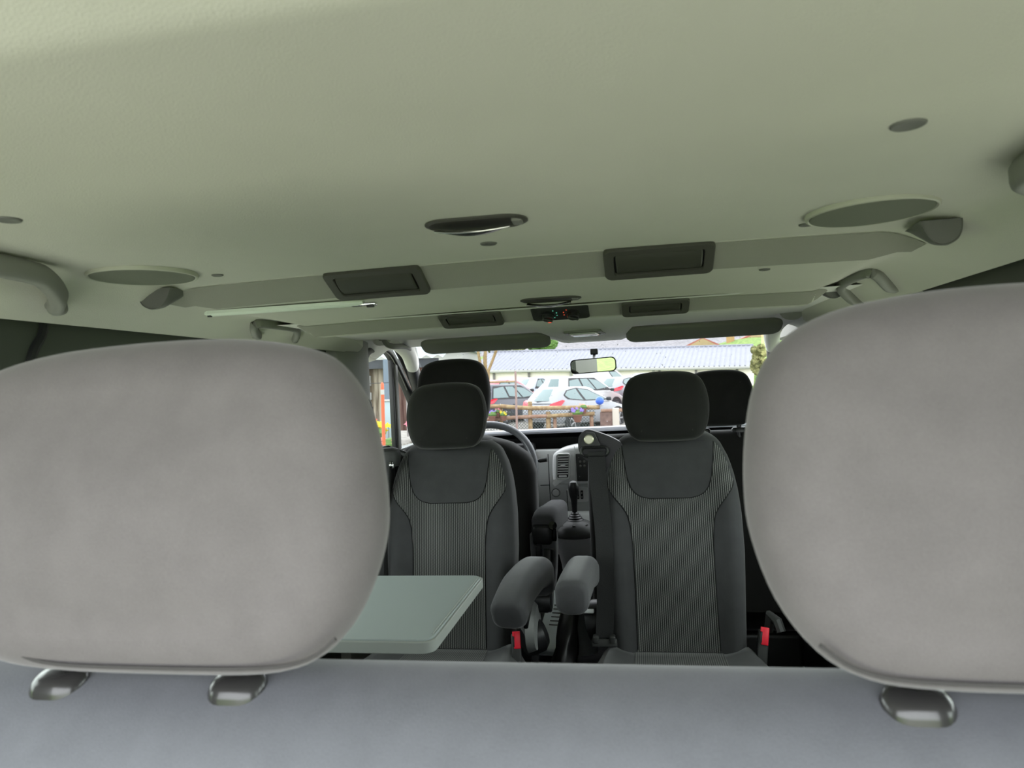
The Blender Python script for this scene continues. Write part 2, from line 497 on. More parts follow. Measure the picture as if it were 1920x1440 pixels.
def vent(x, y, w, h, ang, lab, lines):
    """air outlet in a rear-facing sloped strip"""
    z = ceil_z(x, y)
    t = thing('ceiling_vent', lab, 'air vent', (x, y, z), 0, 'ceiling air vents')
    M = Euler((R(ang), 0, 0)).to_matrix().to_4x4()      # local face normal looks to -y/-z
    def P(a, b, d): return M @ Vector((a, b, -d))        # a across, b along slope, d outwards
    o, i = rrect(w, h, .012), rrect(w - .034, h - .026, .006)
    rings = [[P(a, b, -.004) for a, b in o], [P(a, b, .005) for a, b in o], [P(a * .985, b * .965, .0075) for a, b in o],
             [P(a * 1.01, b * 1.02, .0075) for a, b in i], [P(a, b, .006) for a, b in i], [P(a, b, .0018) for a, b in i]]
    MB().loft(rings, False, False).build('vent_frame', VENTPL, t)
    MB().loft([[P(a, b, .0019) for a, b in i], [P(a * .9, b * .9, .0018) for a, b in i]], False, True).build('vent_duct', BLACKPL, t)
    # barrel
    n = 22; bw = w - .040; bh = (h - .032) / 2; prof = []
    for k in range(n + 1):
        a = PI * (k / n) - PI / 2
        rr = bh * (1 + (.02 if lines and k % 2 else 0))
        prof.append((rr * math.sin(a) - .0015, .36 * rr * math.cos(a) + .0022))
    MB().loft([[P(-bw / 2, b, d - .002) for b, d in prof], [P(-bw / 2 + .002, b, d) for b, d in prof], [P(bw / 2 - .002, b, d) for b, d in prof], [P(bw / 2, b, d - .002) for b, d in prof]]).build('louvre_barrel', VENTDARK, t, ang=30)
    return t
A1 = -math.degrees(math.atan2(.035, .067))
A2 = -math.degrees(math.atan2(.024, .06))
vent(-.2475, 1.2215, .182, .082, A1, 'larger grey ceiling vent left of centre, under the pale rail end', 0)
vent(.2505, 1.2215, .182, .082, A1, 'larger grey ceiling vent right of centre, with ribbed barrel', 1)
vent(-.178, 1.658, .152, .068, A2, 'smaller dark ceiling vent left of the heater controls', 0)
vent(.254, 1.658, .152, .068, A2, 'smaller dark ceiling vent right of the heater controls', 0)

def heater_controls():
    x, y = .036, 1.658
    t = thing('heater_control_panel', 'dark ceiling control panel with two rotary knobs and lit marks', 'control panel', (x, y, ceil_z(x, y)))
    M = Euler((R(A2), 0, 0)).to_matrix().to_4x4()
    def P(a, b, d): return M @ Vector((a, b, -d))
    o = rrect(.134, .066, .009)
    MB().loft([[P(a, b, -.003) for a, b in o], [P(a, b, .003) for a, b in o], [P(a * .97, b * .95, .0045) for a, b in o]]).build('panel', DARKPL, t)
    for kx in (-.03, .03):
        k = MB().lathe([(.0165, 0), (.0165, .003), (.014, .004), (.0135, .012), (.012, .0135)], 28, M @ Matrix.Translation((kx, 0, -.0045)) @ Euler((PI, 0, 0)).to_matrix().to_4x4()).build('knob', BLACKPL, t)
        MB().box((0, 0, 0), (.026, .0055, .005), .0015).xf(lambda p: M @ (Euler((0, 0, R(35 if kx < 0 else 28))).to_matrix() @ p + Vector((kx, 0, -.019)))).build('knob_ridge', DARKPL, k)
    for kx, a0, m in ((-.03, 1, GLOW_G), (.03, -1, GLOW_R)):
        mb = MB()
        for j in range(4):
            a = R(-50 + 33 * j)
            mb.box(P(kx + a0 * .0225 * math.cos(a), .0225 * math.sin(a), .005), (.0025, .0025, .001))
        mb.build('scale_marks', m, t, smooth=False)
    MB().box(P(-.0255, .005, .0235), (.0075, .0022, .001), 0, (R(A2), 0, R(35))).build('pointer', GLOW_R, t, smooth=False)
heater_controls()

def dome(x, y, w, d, lab, z, tilt=0):
    t = thing('dome_lamp', lab, 'lamp', (x, y, z), R(2), 'ceiling dome lamps')
    o = [(a, b) for a, b in rrect(w, d, d * .48, 7)]
    MB().loft([[(a * 1.1, b * 1.14, .003) for a, b in o], [(a * 1.1, b * 1.14, -.002) for a, b in o], [(a * 1.02, b * 1.02, -.004) for a, b in o], [(a, b, -.0035) for a, b in o], [(a * .97, b * .95, -.0015) for a, b in o]], False, True).build('housing', VENTPL, t)
    # the lens: a boat shaped tilted shell with bright lower edge
    rows = []
    for k in range(13):
        u = -1 + 2 * k / 12; row = []
        for j in range(7):
            v = -1 + 2 * j / 6
            row.append((u * w * .40 - .004, v * d * .36 * (1 - .35 * u * u), -.004 - .010 * (1 - u * u) * (1 - .5 * v * v) - .004 * (1 - v)))
        rows.append(row)
    MB().grid(rows).build('lens', LENS, t)
    e = [rows[k][0] for k in range(13)]
    MB().tube(e, .0013, 8).build('lens_edge', LAMPMET, t)
    MB().box((w * .44, 0, -.003), (.014, d * .5, .005), .002).build('switch', HANDLEPL, t)
dome(.006, .918, .125, .058, 'rear dome lamp nearest the camera in the large ceiling panel', ceil_z(0, .918))
dome(.033, 1.50, .118, .06, 'middle dome lamp on the ceiling just behind the heater controls', ceil_z(0, 1.5))
def front_lamp():
    t = thing('reading_lamp', 'small clear reading lamp in grey bezel between the sun visors', 'lamp', (.05, 2.26, 1.3305), R(-4))
    o, i = rrect(.116, .16, .014), rrect(.094, .11, .008)
    MB().loft([[(a, b, .003) for a, b in o], [(a, b, -.004) for a, b in o], [(a * .95, b * .96, -.006) for a, b in o], [(a, b, -.005) for a, b in i], [(a, b, .004) for a, b in i]], False, True).build('bezel', HANDLEPL, t)
    MB().box((-.002, 0, -.004), (.084, .10, .012), .004).build('lens', mat('clear_lens', (.5, .5, .5), .1, spec=.7), t)
front_lamp()

def caps():
    for (x, y, z, w, h, lab) in SCOOPS:
        sg = -1 if x < 0 else 1
        half = [(-.5, 0), (-.49, -.4), (-.38, -.78), (-.12, -1.0), (.12, -.95), (.34, -.66), (.47, -.25), (.5, 0)]
        P = [tuple(p) for p in catmull([((px if sg < 0 else -px) * w, pz * h) for px, pz in half], 4, False)]
        rings = [[(a * k, y_, b * q) for a, b in P] for y_, k, q in ((.002, .93, .93), (0, .97, .97), (0.002, 1, 1), (.02, 1, .9), (.05, .9, .5), (.075, .8, .05))]
        m = MB().loft(rings).build('ceiling_scoop', GREYPL, ang=50)
        m.location = (x, y, z)
        tag(m, lab, 'ceiling scoop', 'scoops at the ends of the vent strips')
SCOOPS = [(-.645, 1.15, 1.380, .066, .038, 'grey scoop at the left end of the rear vent strip'), (.640, 1.095, 1.376, .056, .037, 'grey scoop at the right end of the rear vent strip'),
          (-.645, 1.84, 1.366, .066, .023, 'small grey scoop at the left end of the front vent strip'), (.652, 1.71, 1.356, .046, .023, 'small grey scoop behind the right grab handle')]
caps()

def grab(name, pts, r, lab, x0, m=HANDLEPL, mounts=True):
    """ceiling grab handle: a U shaped grip on two feet"""
    t = thing(name, lab, 'grab handle', pts[0], 0, 'ceiling grab handles')
    o = Vector(pts[0])
    P = catmull([Vector(p) - o for p in pts], 6, False)
    MB().sweep(P, [(a, b) for a, b in rrect(r * 2, r * 1.5, r * .6, 4)], up=(0, 0, 1) if False else (1, 0, 0)).build('grip', m, t)
    if mounts:
        for p in (pts[0], pts[-1]):
            MB().box(Vector(p) - o + Vector((.006 * (1 if x0 > 0 else -1), 0, .006)), (.02, .034, .03), .008).build('mount', m, t)
    return t
grab('grab_handle', [(-.725, 1.645, 1.332), (-.70, 1.59, 1.331), (-.678, 1.545, 1.338), (-.668, 1.535, 1.347), (-.66, 1.55, 1.350), (-.66, 1.70, 1.352), (-.672, 1.75, 1.347), (-.692, 1.785, 1.337), (-.71, 1.81, 1.333), (-.73, 1.85, 1.334)], .012, 'middle left ceiling grab handle beside the pale rail', -1)
grab('grab_handle', [(-.705, 1.00, 1.338), (-.685, .972, 1.334), (-.655, .945, 1.342), (-.635, .905, 1.358), (-.625, .86, 1.365), (-.625, .74, 1.365), (-.64, .69, 1.360), (-.68, .66, 1.345), (-.705, .65, 1.335)], .016, 'rear left ceiling grab handle cut by the picture edge', -1)
grab('grab_handle', [(.73, 1.79, 1.332), (.70, 1.745, 1.333), (.655, 1.66, 1.352), (.645, 1.58, 1.358), (.645, 1.46, 1.356), (.662, 1.45, 1.350), (.688, 1.49, 1.339), (.706, 1.52, 1.333), (.73, 1.56, 1.334)], .013, 'right ceiling grab handle above the right headrest', 1)
grab('grab_handle', [(.705, .90, 1.335), (.68, .89, 1.342), (.64, .855, 1.360), (.612, .82, 1.366), (.612, .70, 1.366), (.64, .65, 1.360), (.68, .62, 1.345), (.705, .61, 1.335)], .016, 'rear right ceiling grab handle at the picture edge', 1)
grab('grab_handle', [(-.71, 2.50, 1.372), (-.70, 2.51, 1.350), (-.685, 2.54, 1.343), (-.68, 2.62, 1.347), (-.68, 2.70, 1.347), (-.69, 2.75, 1.343), (-.70, 2.765, 1.35), (-.71, 2.78, 1.372)], .010, 'front left grab handle on the windscreen pillar', -1)

def pale_rail():
    t = thing('ceiling_rail', 'pale slim rail fixed under the ceiling left of the vents', 'rail', (-.46, 1.285, 1.347))
    a, b = Vector((-.165, -.012, -.003)), Vector((.155, .012, -.001))
    sec = [(-.012, .004), (-.012, -.001), (-.005, -.006), (.006, -.006), (.012, -.002), (.012, .004)]
    MB().sweep([a, a.lerp(b, .03), a.lerp(b, .97), b], sec, up=(0, 0, 1), scale=[.4, 1, 1, .8]).build('rail_profile', PALEBAR, t, ang=25)
    MB().box(b + Vector((.0, 0, -.003)), (.05, .014, .007), .002, (0, 0, R(4))).build('end_bracket', CHROME, t)
    MB().box(b + Vector((.014, -.002, -.007)), (.014, .008, .006), .001).build('latch', BLACKPL, t)
    MB().box(a + Vector((.012, -.004, -.006)), (.008, .006, .004), .001).build('screw_cap', BLACKPL, t)
pale_rail()

# --- side walls with window openings (outside the frame behind the headrests)
def wall(name, sx):
    X = sx * .82; T = .04
    mb = MB()
    def seg(y0, y1, z0, z1): mb.box((X, (y0 + y1) / 2, (z0 + z1) / 2), (T, y1 - y0, z1 - z0))
    seg(-.2, 2.53, 0, .74); seg(-.2, 2.53, 1.245, 1.42)
    seg(-.2, .36, .74, 1.245); seg(.98, 1.08, .74, 1.245); seg(2.02, 2.53, .74, 1.245)
    struct(mb.build(name, PANEL, smooth=False))
    # dark sealing strips
    mb = MB()
    mb.tube(catmull([(X - sx * .022, 1.07, 1.335), (X - sx * .022, 1.062, 1.30), (X - sx * .022, 1.045, 1.275), (X - sx * .022, 1.03, 1.24)], 5, False), .008, 8)
    mb.box((X - sx * .022, 1.2, 1.338), (.012, 2.6, .012), .003)
    struct(mb.build('trim_5' if sx < 0 else 'trim_6', RUBBER))
    for k, (y0, y1) in enumerate(((.36, .98), (1.08, 2.02))):
        w = MB().box((X, (y0 + y1) / 2, .9925), (.006, y1 - y0, .505)).build('window_%d' % (3 + k + (2 if sx > 0 else 0)), SIDEGLASS, smooth=False)
        struct(w)
wall('wall_left', -1)
wall('wall_right', 1)
struct(MB().box((0, 1.7, -.02), (1.7, 3.8, .04)).build('floor', CARPET))
# right front: closed door panel with window
def front_sides():
    # right door (hidden behind the headrest)
    mb = MB()
    mb.box((.82, 3.05, .47), (.04, 1.04, .94)); mb.box((.82, 2.64, 1.18), (.04, .22, .5))
    d = struct(mb.build('door_2', PANEL, smooth=False))
    struct(MB().box((.86, 2.95, 1.40), (.10, .95, .16)).build('trim_10', PILLAR, smooth=False))
    struct(MB().box((.82, 3.1, 1.15), (.006, .72, .46)).build('window_7', SIDEGLASS, smooth=False))
    # left front door: lower panel + window frame with black seals
    d = struct(MB().box((-.82, 3.05, .465), (.05, 1.04, .93)).build('door_1', PANEL, smooth=False))
    F = catmull([(-.815, 2.54, .95), (-.815, 2.54, 1.15), (-.815, 2.56, 1.31), (-.812, 2.68, 1.352), (-.81, 2.80, 1.348), (-.81, 2.90, 1.295), (-.81, 3.06, 1.165), (-.81, 3.25, .99), (-.81, 3.32, .93)], 5, False)
    MB().sweep(F, rrect(.03, .036, .008, 3), up=(1, 0, 0)).build('door_frame', RUBBER, d)
    F2 = [Vector(p) + Vector((.02, .03, .028)) for p in F[13:]]
    MB().sweep(F2, rrect(.03, .022, .007, 3), up=(1, 0, 0)).build('door_seal', DARKPL, d)
    F3 = [Vector(p) + Vector((.035, .065, .058)) for p in F[13:]]
    MB().sweep(F3, rrect(.03, .03, .009, 3), up=(1, 0, 0)).build('body_seal', RUBBER, d)
    # bright edge line of the glass run
    F4 = [Vector(p) + Vector((.012, -.014, -.016)) for p in F[13:30]]
    MB().tube(F4, .0022, 6).build('glass_run', HANDLEPL, d)
    # quarter light divider
    MB().box((-.815, 2.862, 1.12), (.022, .014, .40), .004).build('divider_post', BLACKPL, d)
    MB().box((-.806, 2.884, 1.11), (.02, .03, .36), .005).build('divider_post', GREYPL, d)
    pane = [(-.818, y, z) for y, z in ((2.54, .93), (2.56, 1.31), (2.68, 1.352), (2.80, 1.348), (2.90, 1.295), (3.06, 1.165), (3.32, .93))]
    struct(MB().add(pane, [tuple(range(7))]).build('window_2', DOORGLASS, smooth=False))
    # B pillar trim, left
    mb = MB()
    prof = [(-.80, 2.20), (-.765, 2.21), (-.748, 2.25), (-.745, 2.36), (-.75, 2.42), (-.77, 2.50), (-.80, 2.555), (-.84, 2.555), (-.84, 2.2)]
    mb.loft([[(x - .004 * (1.33 - z), y, z) for x, y in prof] for z in (.0, .6, .9, 1.05, 1.2, 1.36)])
    struct(mb.build('trim_2', PILLAR, ang=30))
    # A pillar trim, left and right
    for sx, n in ((-1, 'trim_3'), (1, 'trim_7')):
        mb = MB()
        Q = catmull([(sx * .735, 2.56, 1.40), (sx * .715, 2.70, 1.375), (sx * .712, 2.80, 1.335), (sx * .73, 2.90, 1.278)], 5, False)
        mb.sweep(Q, rrect(.06, .05, .02, 4), up=(1, 0, 0), scale=[1.7 - .7 * k / (len(Q) - 1) for k in range(len(Q))])
        pt = struct(mb.build(n, HEADTRIM, ang=60))
        Q = catmull([(sx * .732, 2.895, 1.281), (sx * .75, 3.0, 1.21), (sx * .775, 3.15, 1.11), (sx * .81, 3.45, .93)], 5, False)
        MB().sweep(Q, rrect(.056, .05, .02, 4), up=(1, 0, 0)).build('pillar_lower_cover', RUBBER, pt, ang=60)
    # front bulkhead under the dash
    struct(MB().box((0, 3.58, .42), (1.66, .04, .84)).build('wall_front', BLACKPL))
front_sides()

def windscreen():
    rows = []
    for k in range(9):
        t = k / 8
        y = 2.775 + t * .93; z = 1.345 - t * .43
        row = []
        for i in range(25):
            u = -1 + 2 * i / 24; w = .66 + .14 * t
            row.append((u * w, y - .06 * u * u, z))
        rows.append(row)
    struct(MB().grid(rows).build('window_1', WINDSCREEN))
    # rain drops on the screen
    mb = MB(); rnd = random.Random(3)
    bm = bmesh.new(); bmesh.ops.create_icosphere(bm, subdivisions=1, radius=1)
    V0 = [v.co.copy() for v in bm.verts]; F0 = [tuple(v.index for v in f.verts) for f in bm.faces]; bm.free()
    for _ in range(260):
        t = rnd.random() ** 1.6 * .9; u = rnd.uniform(-.85, .95)
        r = rnd.uniform(.0008, .0022)
        p = Vector((u * (.66 + .14 * t), 2.775 + t * .93 - .06 * u * u, 1.345 - t * .43 + .003))
        mb.add([(p.x + v.x * r, p.y + v.y * r * .6, p.z + v.z * r) for v in V0], F0)
    tag(mb.build('raindrops', mat('rain_drop', (.7, .72, .74), .1, spec=.6)), 'scattered small raindrops on the windscreen', 'raindrops', kind='stuff')
windscreen()

def visors():
    first = True
    for (x0, x1, y0, z0, y1, z1, lab, dz) in [(-.575, -.095, 2.50, 1.356, 2.585, 1.315, 'left folded grey sun visor above the steering wheel', 0), (.175, .70, 2.50, 1.356, 2.585, 1.314, 'right folded grey sun visor above the passenger side', 0)]:
        t = thing('sun_visor', lab, 'sun visor', ((x0 + x1) / 2, y0, z0), 0, 'pair of sun visors')
        w = x1 - x0
        L = math.hypot(y1 - y0, z1 - z0); a = math.atan2(z1 - z0, y1 - y0)
        mb = MB()
        o = rrect(w, L, .034, 7)
        M = Euler((a, 0, 0)).to_matrix().to_4x4()
        f = lambda s, d: [tuple(M @ Vector((px * (1 - s * 2 / w), py * (1 - s * 2 / L) + L / 2, d))) for px, py in o]
        mb.loft([f(.006, .006), f(.0, .001), f(.0, -.006), f(.004, -.011), f(.012, -.013)])
        mb.build('visor_pad', VISOR, t)
        sx = -1 if x0 < 0 else 1
        MB().tube([tuple(M @ Vector((-w / 2 + .02, L - .01, 0))), tuple(M @ Vector((w / 2 - .02, L - .01, 0)))], .005, 8).build('hinge_rod', DARKPL, t)
        MB().box(tuple(M @ Vector((sx * -(w / 2 - .05), L - .012, .006))), (.05, .02, .02), .005).build('clip', HANDLEPL, t)
visors()

def rear_mirror():
    loc = Vector((.041, 2.75, 1.236))
    t = thing('rear_view_mirror', 'rounded rear view mirror with black frame hanging on the windscreen', 'mirror', loc)
    n = Vector((-.115, -1, -.036)).normalized()
    # local x -> right
    zax = -n; xax = Vector((0, 0, 1)).cross(zax); xax = -xax.normalized() if xax.x < 0 else xax.normalized(); yax = zax.cross(xax)
    M = Matrix((xax, yax, zax)).transposed().to_4x4()
    ro = Euler((0, 0, R(-1.5))).to_matrix().to_4x4()
    M = M @ ro
    o = rrect(.178, .056, .017, 6)
    f = lambda k, d: [tuple(M @ Vector((a * (1 - 2 * k / .178), b * (1 - 2 * k / .056), d))) for a, b in o]
    MB().loft([f(.003, -.001), f(.0015, -.003), f(0, -.002), f(0, .008), f(.006, .022), f(.016, .028)], True, True).build('mirror_housing', BLACKPL, t)
    MB().loft([f(.0035, -.0032), f(.0036, -.003)], True, False).build('mirror_glass', MIRROR, t, smooth=False)
    MB().tube([(0, .022, .01), (0, .07, .03), (0, .125, .05)], .006, 10).build('stalk', BLACKPL, t)
    MB().box((0, .115, .058), (.03, .03, .024), .004).build('mount', BLACKPL, t)
rear_mirror()

# ------------------------------------------------------------------ seats
def lerp_tab(T, x):
    if x <= T[0][0]: return T[0][1]
    for (a, va), (b, vb) in zip(T, T[1:]):
        if x <= b: return va + (vb - va) * (x - a) / (b - a)
    return T[-1][1]

class Back:
    """seat backrest surface: half width table over z, lean, bolsters. Front looks towards -y."""
    def __init__(s, W, y0, z0, z1, lean, thick, bol, r=.05):
        s.W, s.y0, s.z0, s.z1, s.lean, s.t, s.bol, s.r = W, y0, z0, z1, lean, thick, bol, r
    def w(s, z): return lerp_tab(s.W, z)
    def yc(s, z): return s.y0 + s.lean * (z - s.z0) / (s.z1 - s.z0)
    def top(s, z):
        e = s.z1 - z; q = .045
        return 0 if e > q else q - math.sqrt(max(0, q * q - (q - e) ** 2))
    def yf(s, x, z):
        w = s.w(z); u = min(1, abs(x) / w)
        y = s.yc(z) - s.bol * smooth(.5, .92, u) * smooth(s.z1 - .02, s.z1 - .2, z) * 1.0
        r = min(s.r, w * .5)
        if abs(x) > w - r: y += r - math.sqrt(max(0, r * r - (abs(x) - (w - r)) ** 2))
        return y + s.top(z)
    def body(s, mb, n=28):
        zs = [s.z0 + (s.z1 - s.z0) * k / 26 for k in range(24)] + [s.z1 - .03, s.z1 - .018, s.z1 - .009, s.z1 - .003, s.z1]
        zs = sorted(set(zs))
        rings = []
        for z in zs:
            w = s.w(z); ring = []
            for i in range(n + 1):
                a = -PI / 2 + PI * i / n
                x = w * math.sin(a)
                ring.append((x, s.yf(x, z), z))
            yb = s.yc(z) + s.t - s.top(z)
            rb = .03
            for i in range(n + 1):
                a = PI / 2 - PI * i / n
                x = w * .995 * math.sin(a)
                y = yb
                if abs(x) > w - rb: y -= rb - math.sqrt(max(0, rb * rb - (abs(x) - (w - rb)) ** 2))
                ring.append((x, max(y, s.yf(x, z) + .002), z))
            rings.append(ring)
        mb.loft(rings); return mb
    def patch(s, mb, xl, xr, z0, z1, off, nz=40, nx=24):
        rows = []
        for k in range(nz + 1):
            z = z0 + (z1 - z0) * k / nz
            a, b = xl(z), xr(z)
            rows.append([(a + (b - a) * i / nx, s.yf(a + (b - a) * i / nx, z) - off, z) for i in range(nx + 1)])
        mb.grid(rows); return rows

def head_outline(W, z0, z1, n=5):
    H = z1 - z0
    half = [(0, 0), (.5, .005), (.70, .03), (.85, .11), (.955, .27), (1.0, .47), (.985, .62), (.93, .77), (.81, .90), (.60, .968), (.33, .993), (0, 1.0)]
    P = mirror_outline([(x * W, z0 + z * H) for x, z in half])
    return [tuple(p) for p in catmull(P, n)]

def captain(name, label, cx, arm_side, m_arm):
    t = thing(name, label, 'seat', (cx, 1.80, 0), 0, 'rear-facing middle row seats')
    b = Back([(.44, .176), (.55, .182), (.70, .190), (.80, .189), (.86, .184), (.90, .178), (.94, .168), (.97, .157), (.993, .143), (1.008, .125), (1.014, .112)], .13, .44, 1.014, .10, .115, .028)
    bk = b.body(MB()).build('backrest', FAB, t, ang=70)
    # ribbed insert: shoulders flare out, then a narrower middle
    def bound(z):
        T = [(.445, .107), (.60, .106), (.72, .107), (.775, .112), (.80, .118), (.825, .132), (.85, .152), (.868, .166), (.88, .1715), (.90, .167), (.94, .157), (.97, .144), (.99, .129)]
        return lerp_tab(T, z)
    ins = MB(); b.patch(ins, lambda z: -bound(z), bound, .445, .99, .0018, 60, 40)
    ins.build('ribbed_insert', RIB, bk, ang=80)
    # plain U shaped panel under the headrest
    def ub(z):
        T = [(.842, .055), (.846, .075), (.855, .092), (.872, .105), (.90, .114), (.95, .121), (.99, .126)]
        return lerp_tab(T, z)
    up = MB(); b.patch(up, lambda z: -ub(z), ub, .842, .992, .0034, 40, 30)
    up.build('shoulder_panel', FAB, bk, ang=80)
    sm = MB()
    L = [(-ub(z), z) for z in [.99 - .148 * k / 30 for k in range(31)]]
    L += [(x, .842) for x in (-.03, 0, .03)] + [(-x, z) for x, z in reversed(L)]
    sm.tube([(x, b.yf(x, z) - .0032, z) for x, z in L], .0013, 6)
    for sg in (-1, 1):
        sm.tube([(sg * bound(z), b.yf(bound(z), z) - .0016, z) for z in [.45 + .435 * k / 40 for k in range(41)]], .0013, 6)
    sm.build('seams', SEAM, bk)
    # headrest
    hb = puff(MB(), head_outline(.1185, .998, 1.192), .175, .262, .036, .010, .008, fn=lambda x, y, z: (x, y + (z - 1.0) * .12, z))
    h = hb.build('headrest', FAB_DK, t, ang=70)
    o = head_outline(.1185, .998, 1.192)
    MB().tube([(x * .985, .197 + (z - 1.0) * .12, 1.099 + (z - 1.099) * .985) for x, z in o], .0012, 6, True).build('seam', SEAMG, h)
    for sx in (-1, 1):
        MB().tube([(sx * .06, .246, .985), (sx * .06, .246, 1.03)], .007, 10).build('headrest_post', BLACKPL, h)
    # cushion
    mb = MB(); rings = []
    for k in range(15):
        v = k / 14; y = .165 - .50 * v
        zt = .440 + .028 * smooth(.0, .9, v) - .05 * smooth(.86, 1, v); zb = .30
        w = .235 + .02 * smooth(0, .35, v) - .03 * smooth(.8, 1, v)
        if k == 0: zt -= .03
        ring = []
        for i in range(25):
            u = -1 + i / 12
            x = u * w
            z = zt + .02 * smooth(.42, .75, abs(u)) - .075 * smooth(.72, 1.0, abs(u)) ** 1.4
            ring.append((x, y, z))
        ring += [(w * .98, y, zb + .03), (w * .9, y, zb), (-w * .9, y, zb), (-w * .98, y, zb + .03)]
        rings.append(ring)
    cu = mb.loft(rings).build('cushion', FAB, t, ang=60)
    rows = []
    for k in range(15):
        v = k / 14; y = .165 - .50 * v
        zt = .440 + .028 * smooth(.0, .9, v) - .05 * smooth(.86, 1, v) - (.03 if k == 0 else 0)
        w = .235 + .02 * smooth(0, .35, v) - .03 * smooth(.8, 1, v)
        hw = .112 + .02 * v
        rows.append([(x, y, zt + .02 * smooth(.42, .75, abs(x) / w) + .002) for x in [-hw + 2 * hw * i / 16 for i in range(17)]])
    MB().grid(rows).build('ribbed_insert', RIBC, cu, ang=80)
    # pedestal
    mb = MB(); mb.box((0, -.05, .24), (.40, .40, .13), .02); mb.box((-.16, -.05, .09), (.05, .36, .18), .01); mb.box((.16, -.05, .09), (.05, .36, .18), .01)
    mb.build('pedestal', BLACKPL, t)
    return t, b

def arm_pad(parent, name, path, w, h, m, rz=.35, sc=None, up=(0, 0, 1)):
    P = catmull([Vector(p) for p in path], 5, False)
    n = len(P); scs = []
    for i in range(n):
        u = i / (n - 1); e = min(u, 1 - u) * 8
        scs.append(1 if e > 1 else .72 + .28 * math.sqrt(max(0, 1 - (1 - e) ** 2)))
    return MB().sweep(P, rrect(w, h, min(w, h) * rz, 5), up=up, scale=scs).build(name, m, parent, ang=60)

# --- middle row, left seat (behind the folding table)
tL, bL = captain('captain_seat', 'charcoal seat facing the camera behind the folding table, ribbed insert in its back', -.352, 1, FAB_ARM)
# armrest bends down towards the front
aL = arm_pad(tL, 'armrest', [(.262, .14, .605), (.264, .12, .655), (.258, .06, .672), (.243, -.06, .668), (.237, -.15, .650), (.235, -.185, .635)], .085, .082, FAB_ARM)
MB().lathe([(.001, -.03), (.03, -.03), (.034, -.02), (.034, .02), (.03, .03), (.001, .03)], 20, Matrix.Translation((.262, .15, .575)) @ Euler((0, R(90), 0)).to_matrix().to_4x4()).build('pivot', BLACKPL, aL)
MB().box((.246, .02, .60), (.012, .10, .07), .004, (R(20), 0, 0)).build('armrest_bracket', BLACKPL, aL)
# side trim shells, lever, black knob
MB().loft([[(.235 + .025 * k, .12 - .03 * k + .09 * math.cos(a) * (1 - .25 * k), .52 + .075 * math.sin(a) * (1 - .25 * k)) for a in [2 * PI * i / 20 for i in range(20)]] for k in (0, 1)]).build('hinge_cover', SHELL, tL)
kn = MB().lathe([(.001, -.03), (.04, -.03), (.048, -.012), (.048, .02), (.036, .034), (.001, .036)], 24, Matrix.Translation((.240, .12, .485)) @ Euler((R(-30), R(75), 0)).to_matrix().to_4x4()).build('recliner_knob', BLACKPL, tL)
MB().box((.243, .13, .43), (.02, .03, .09), .006).build('knob_stem', BLACKPL, tL)
def buckle(parent, x, y, z, rz, tiltx=0):
    M = Matrix.Translation((x, y, z)) @ Euler((R(-18), R(tiltx), R(rz))).to_matrix().to_4x4()
    b = MB().box((0, 0, -.03), (.026, .03, .10), .004).xf(lambda p: M @ p).build('buckle', DARKPL, parent)
    MB().box((.003, -.0165, .004), (.018, .006, .044), .0025).box((-.006, -.0175, .02), (.006, .006, .012), .001).xf(lambda p: M @ p).build('release_button', RED, b)
    MB().box((-.007, -.0168, .0), (.006, .006, .026), .001).xf(lambda p: M @ p).build('latch_slot', BLACKPL, b)
    return b
buckle(tL, .204, .065, .49, 10)
# belt tower on the wall side of the left seat
MB().loft([[(-.215 - .01 * 0 + px, .20 + py * .5, z) for px, py in rrect(w, .06, .02, 4)] for z, w in ((.42, .07), (.8, .07), (.96, .085), (.985, .075), (.995, .04))]).build('belt_tower', DARKPL, tL)
sh = MB().loft([[(px * s - .19 + dx, .195 + py * s, z) for px, py in rrect(.10, .075, .03, 5)] for z, s, dx in ((.955, .92, 0), (.985, 1, 0), (1.0, .85, .004), (1.008, .5, .01))]).build('belt_shoulder_cover', DARKPL, tL)
MB().lathe([(.008, -.003), (.008, .003), (.011, .003), (.011, -.003)], 14, Matrix.Translation((-.152, .155, .962)) @ Euler((0, R(80), 0)).to_matrix().to_4x4(), False, False).build('belt_ring', CHROME, tL)

# --- middle row, right seat
tR, bR = captain('captain_seat', 'charcoal seat facing the camera on the right with belt bracket at its shoulder', .278, -1, FAB_ARM)
aR = arm_pad(tR, 'armrest', [(-.238, .15, .645), (-.240, .08, .672), (-.243, -.04, .680), (-.245, -.13, .682), (-.246, -.185, .678)], .078, .082, FAB_ARM)
MB().box((-.232, .13, .625), (.03, .05, .07), .01).build('armrest_bracket', BLACKPL, aR)
MB().loft([[(px - .195, .235 + d, pz + 1.0) for px, pz in [tuple(p) for p in catmull([(-.052, .012), (-.035, .033), (-.012, .034), (.05, .008), (.075, -.02), (.075, -.10), (.02, -.10), (-.02, -.06), (-.05, -.03)], 5)]] for d in (.0, .025)]).build('belt_bracket', BLACKPL, tR)
MB().lathe([(.001, 0), (.0135, 0), (.0135, .003), (.011, .005), (.001, .005)], 20, Matrix.Translation((-.213, .176, 1.013)) @ Euler((R(90), 0, 0)).to_matrix().to_4x4()).build('bolt', mat('brass_bolt', (.6, .58, .45), .3, metal=.6), tR)
buckle(tR, .213, .11, .492, -6, 8)
MB().tube([(.232, .14, .50), (.236, .13, .545), (.25, .11, .535), (.256, .10, .51)], .012, 8).build('belt_stalk', DARKPL, tR)
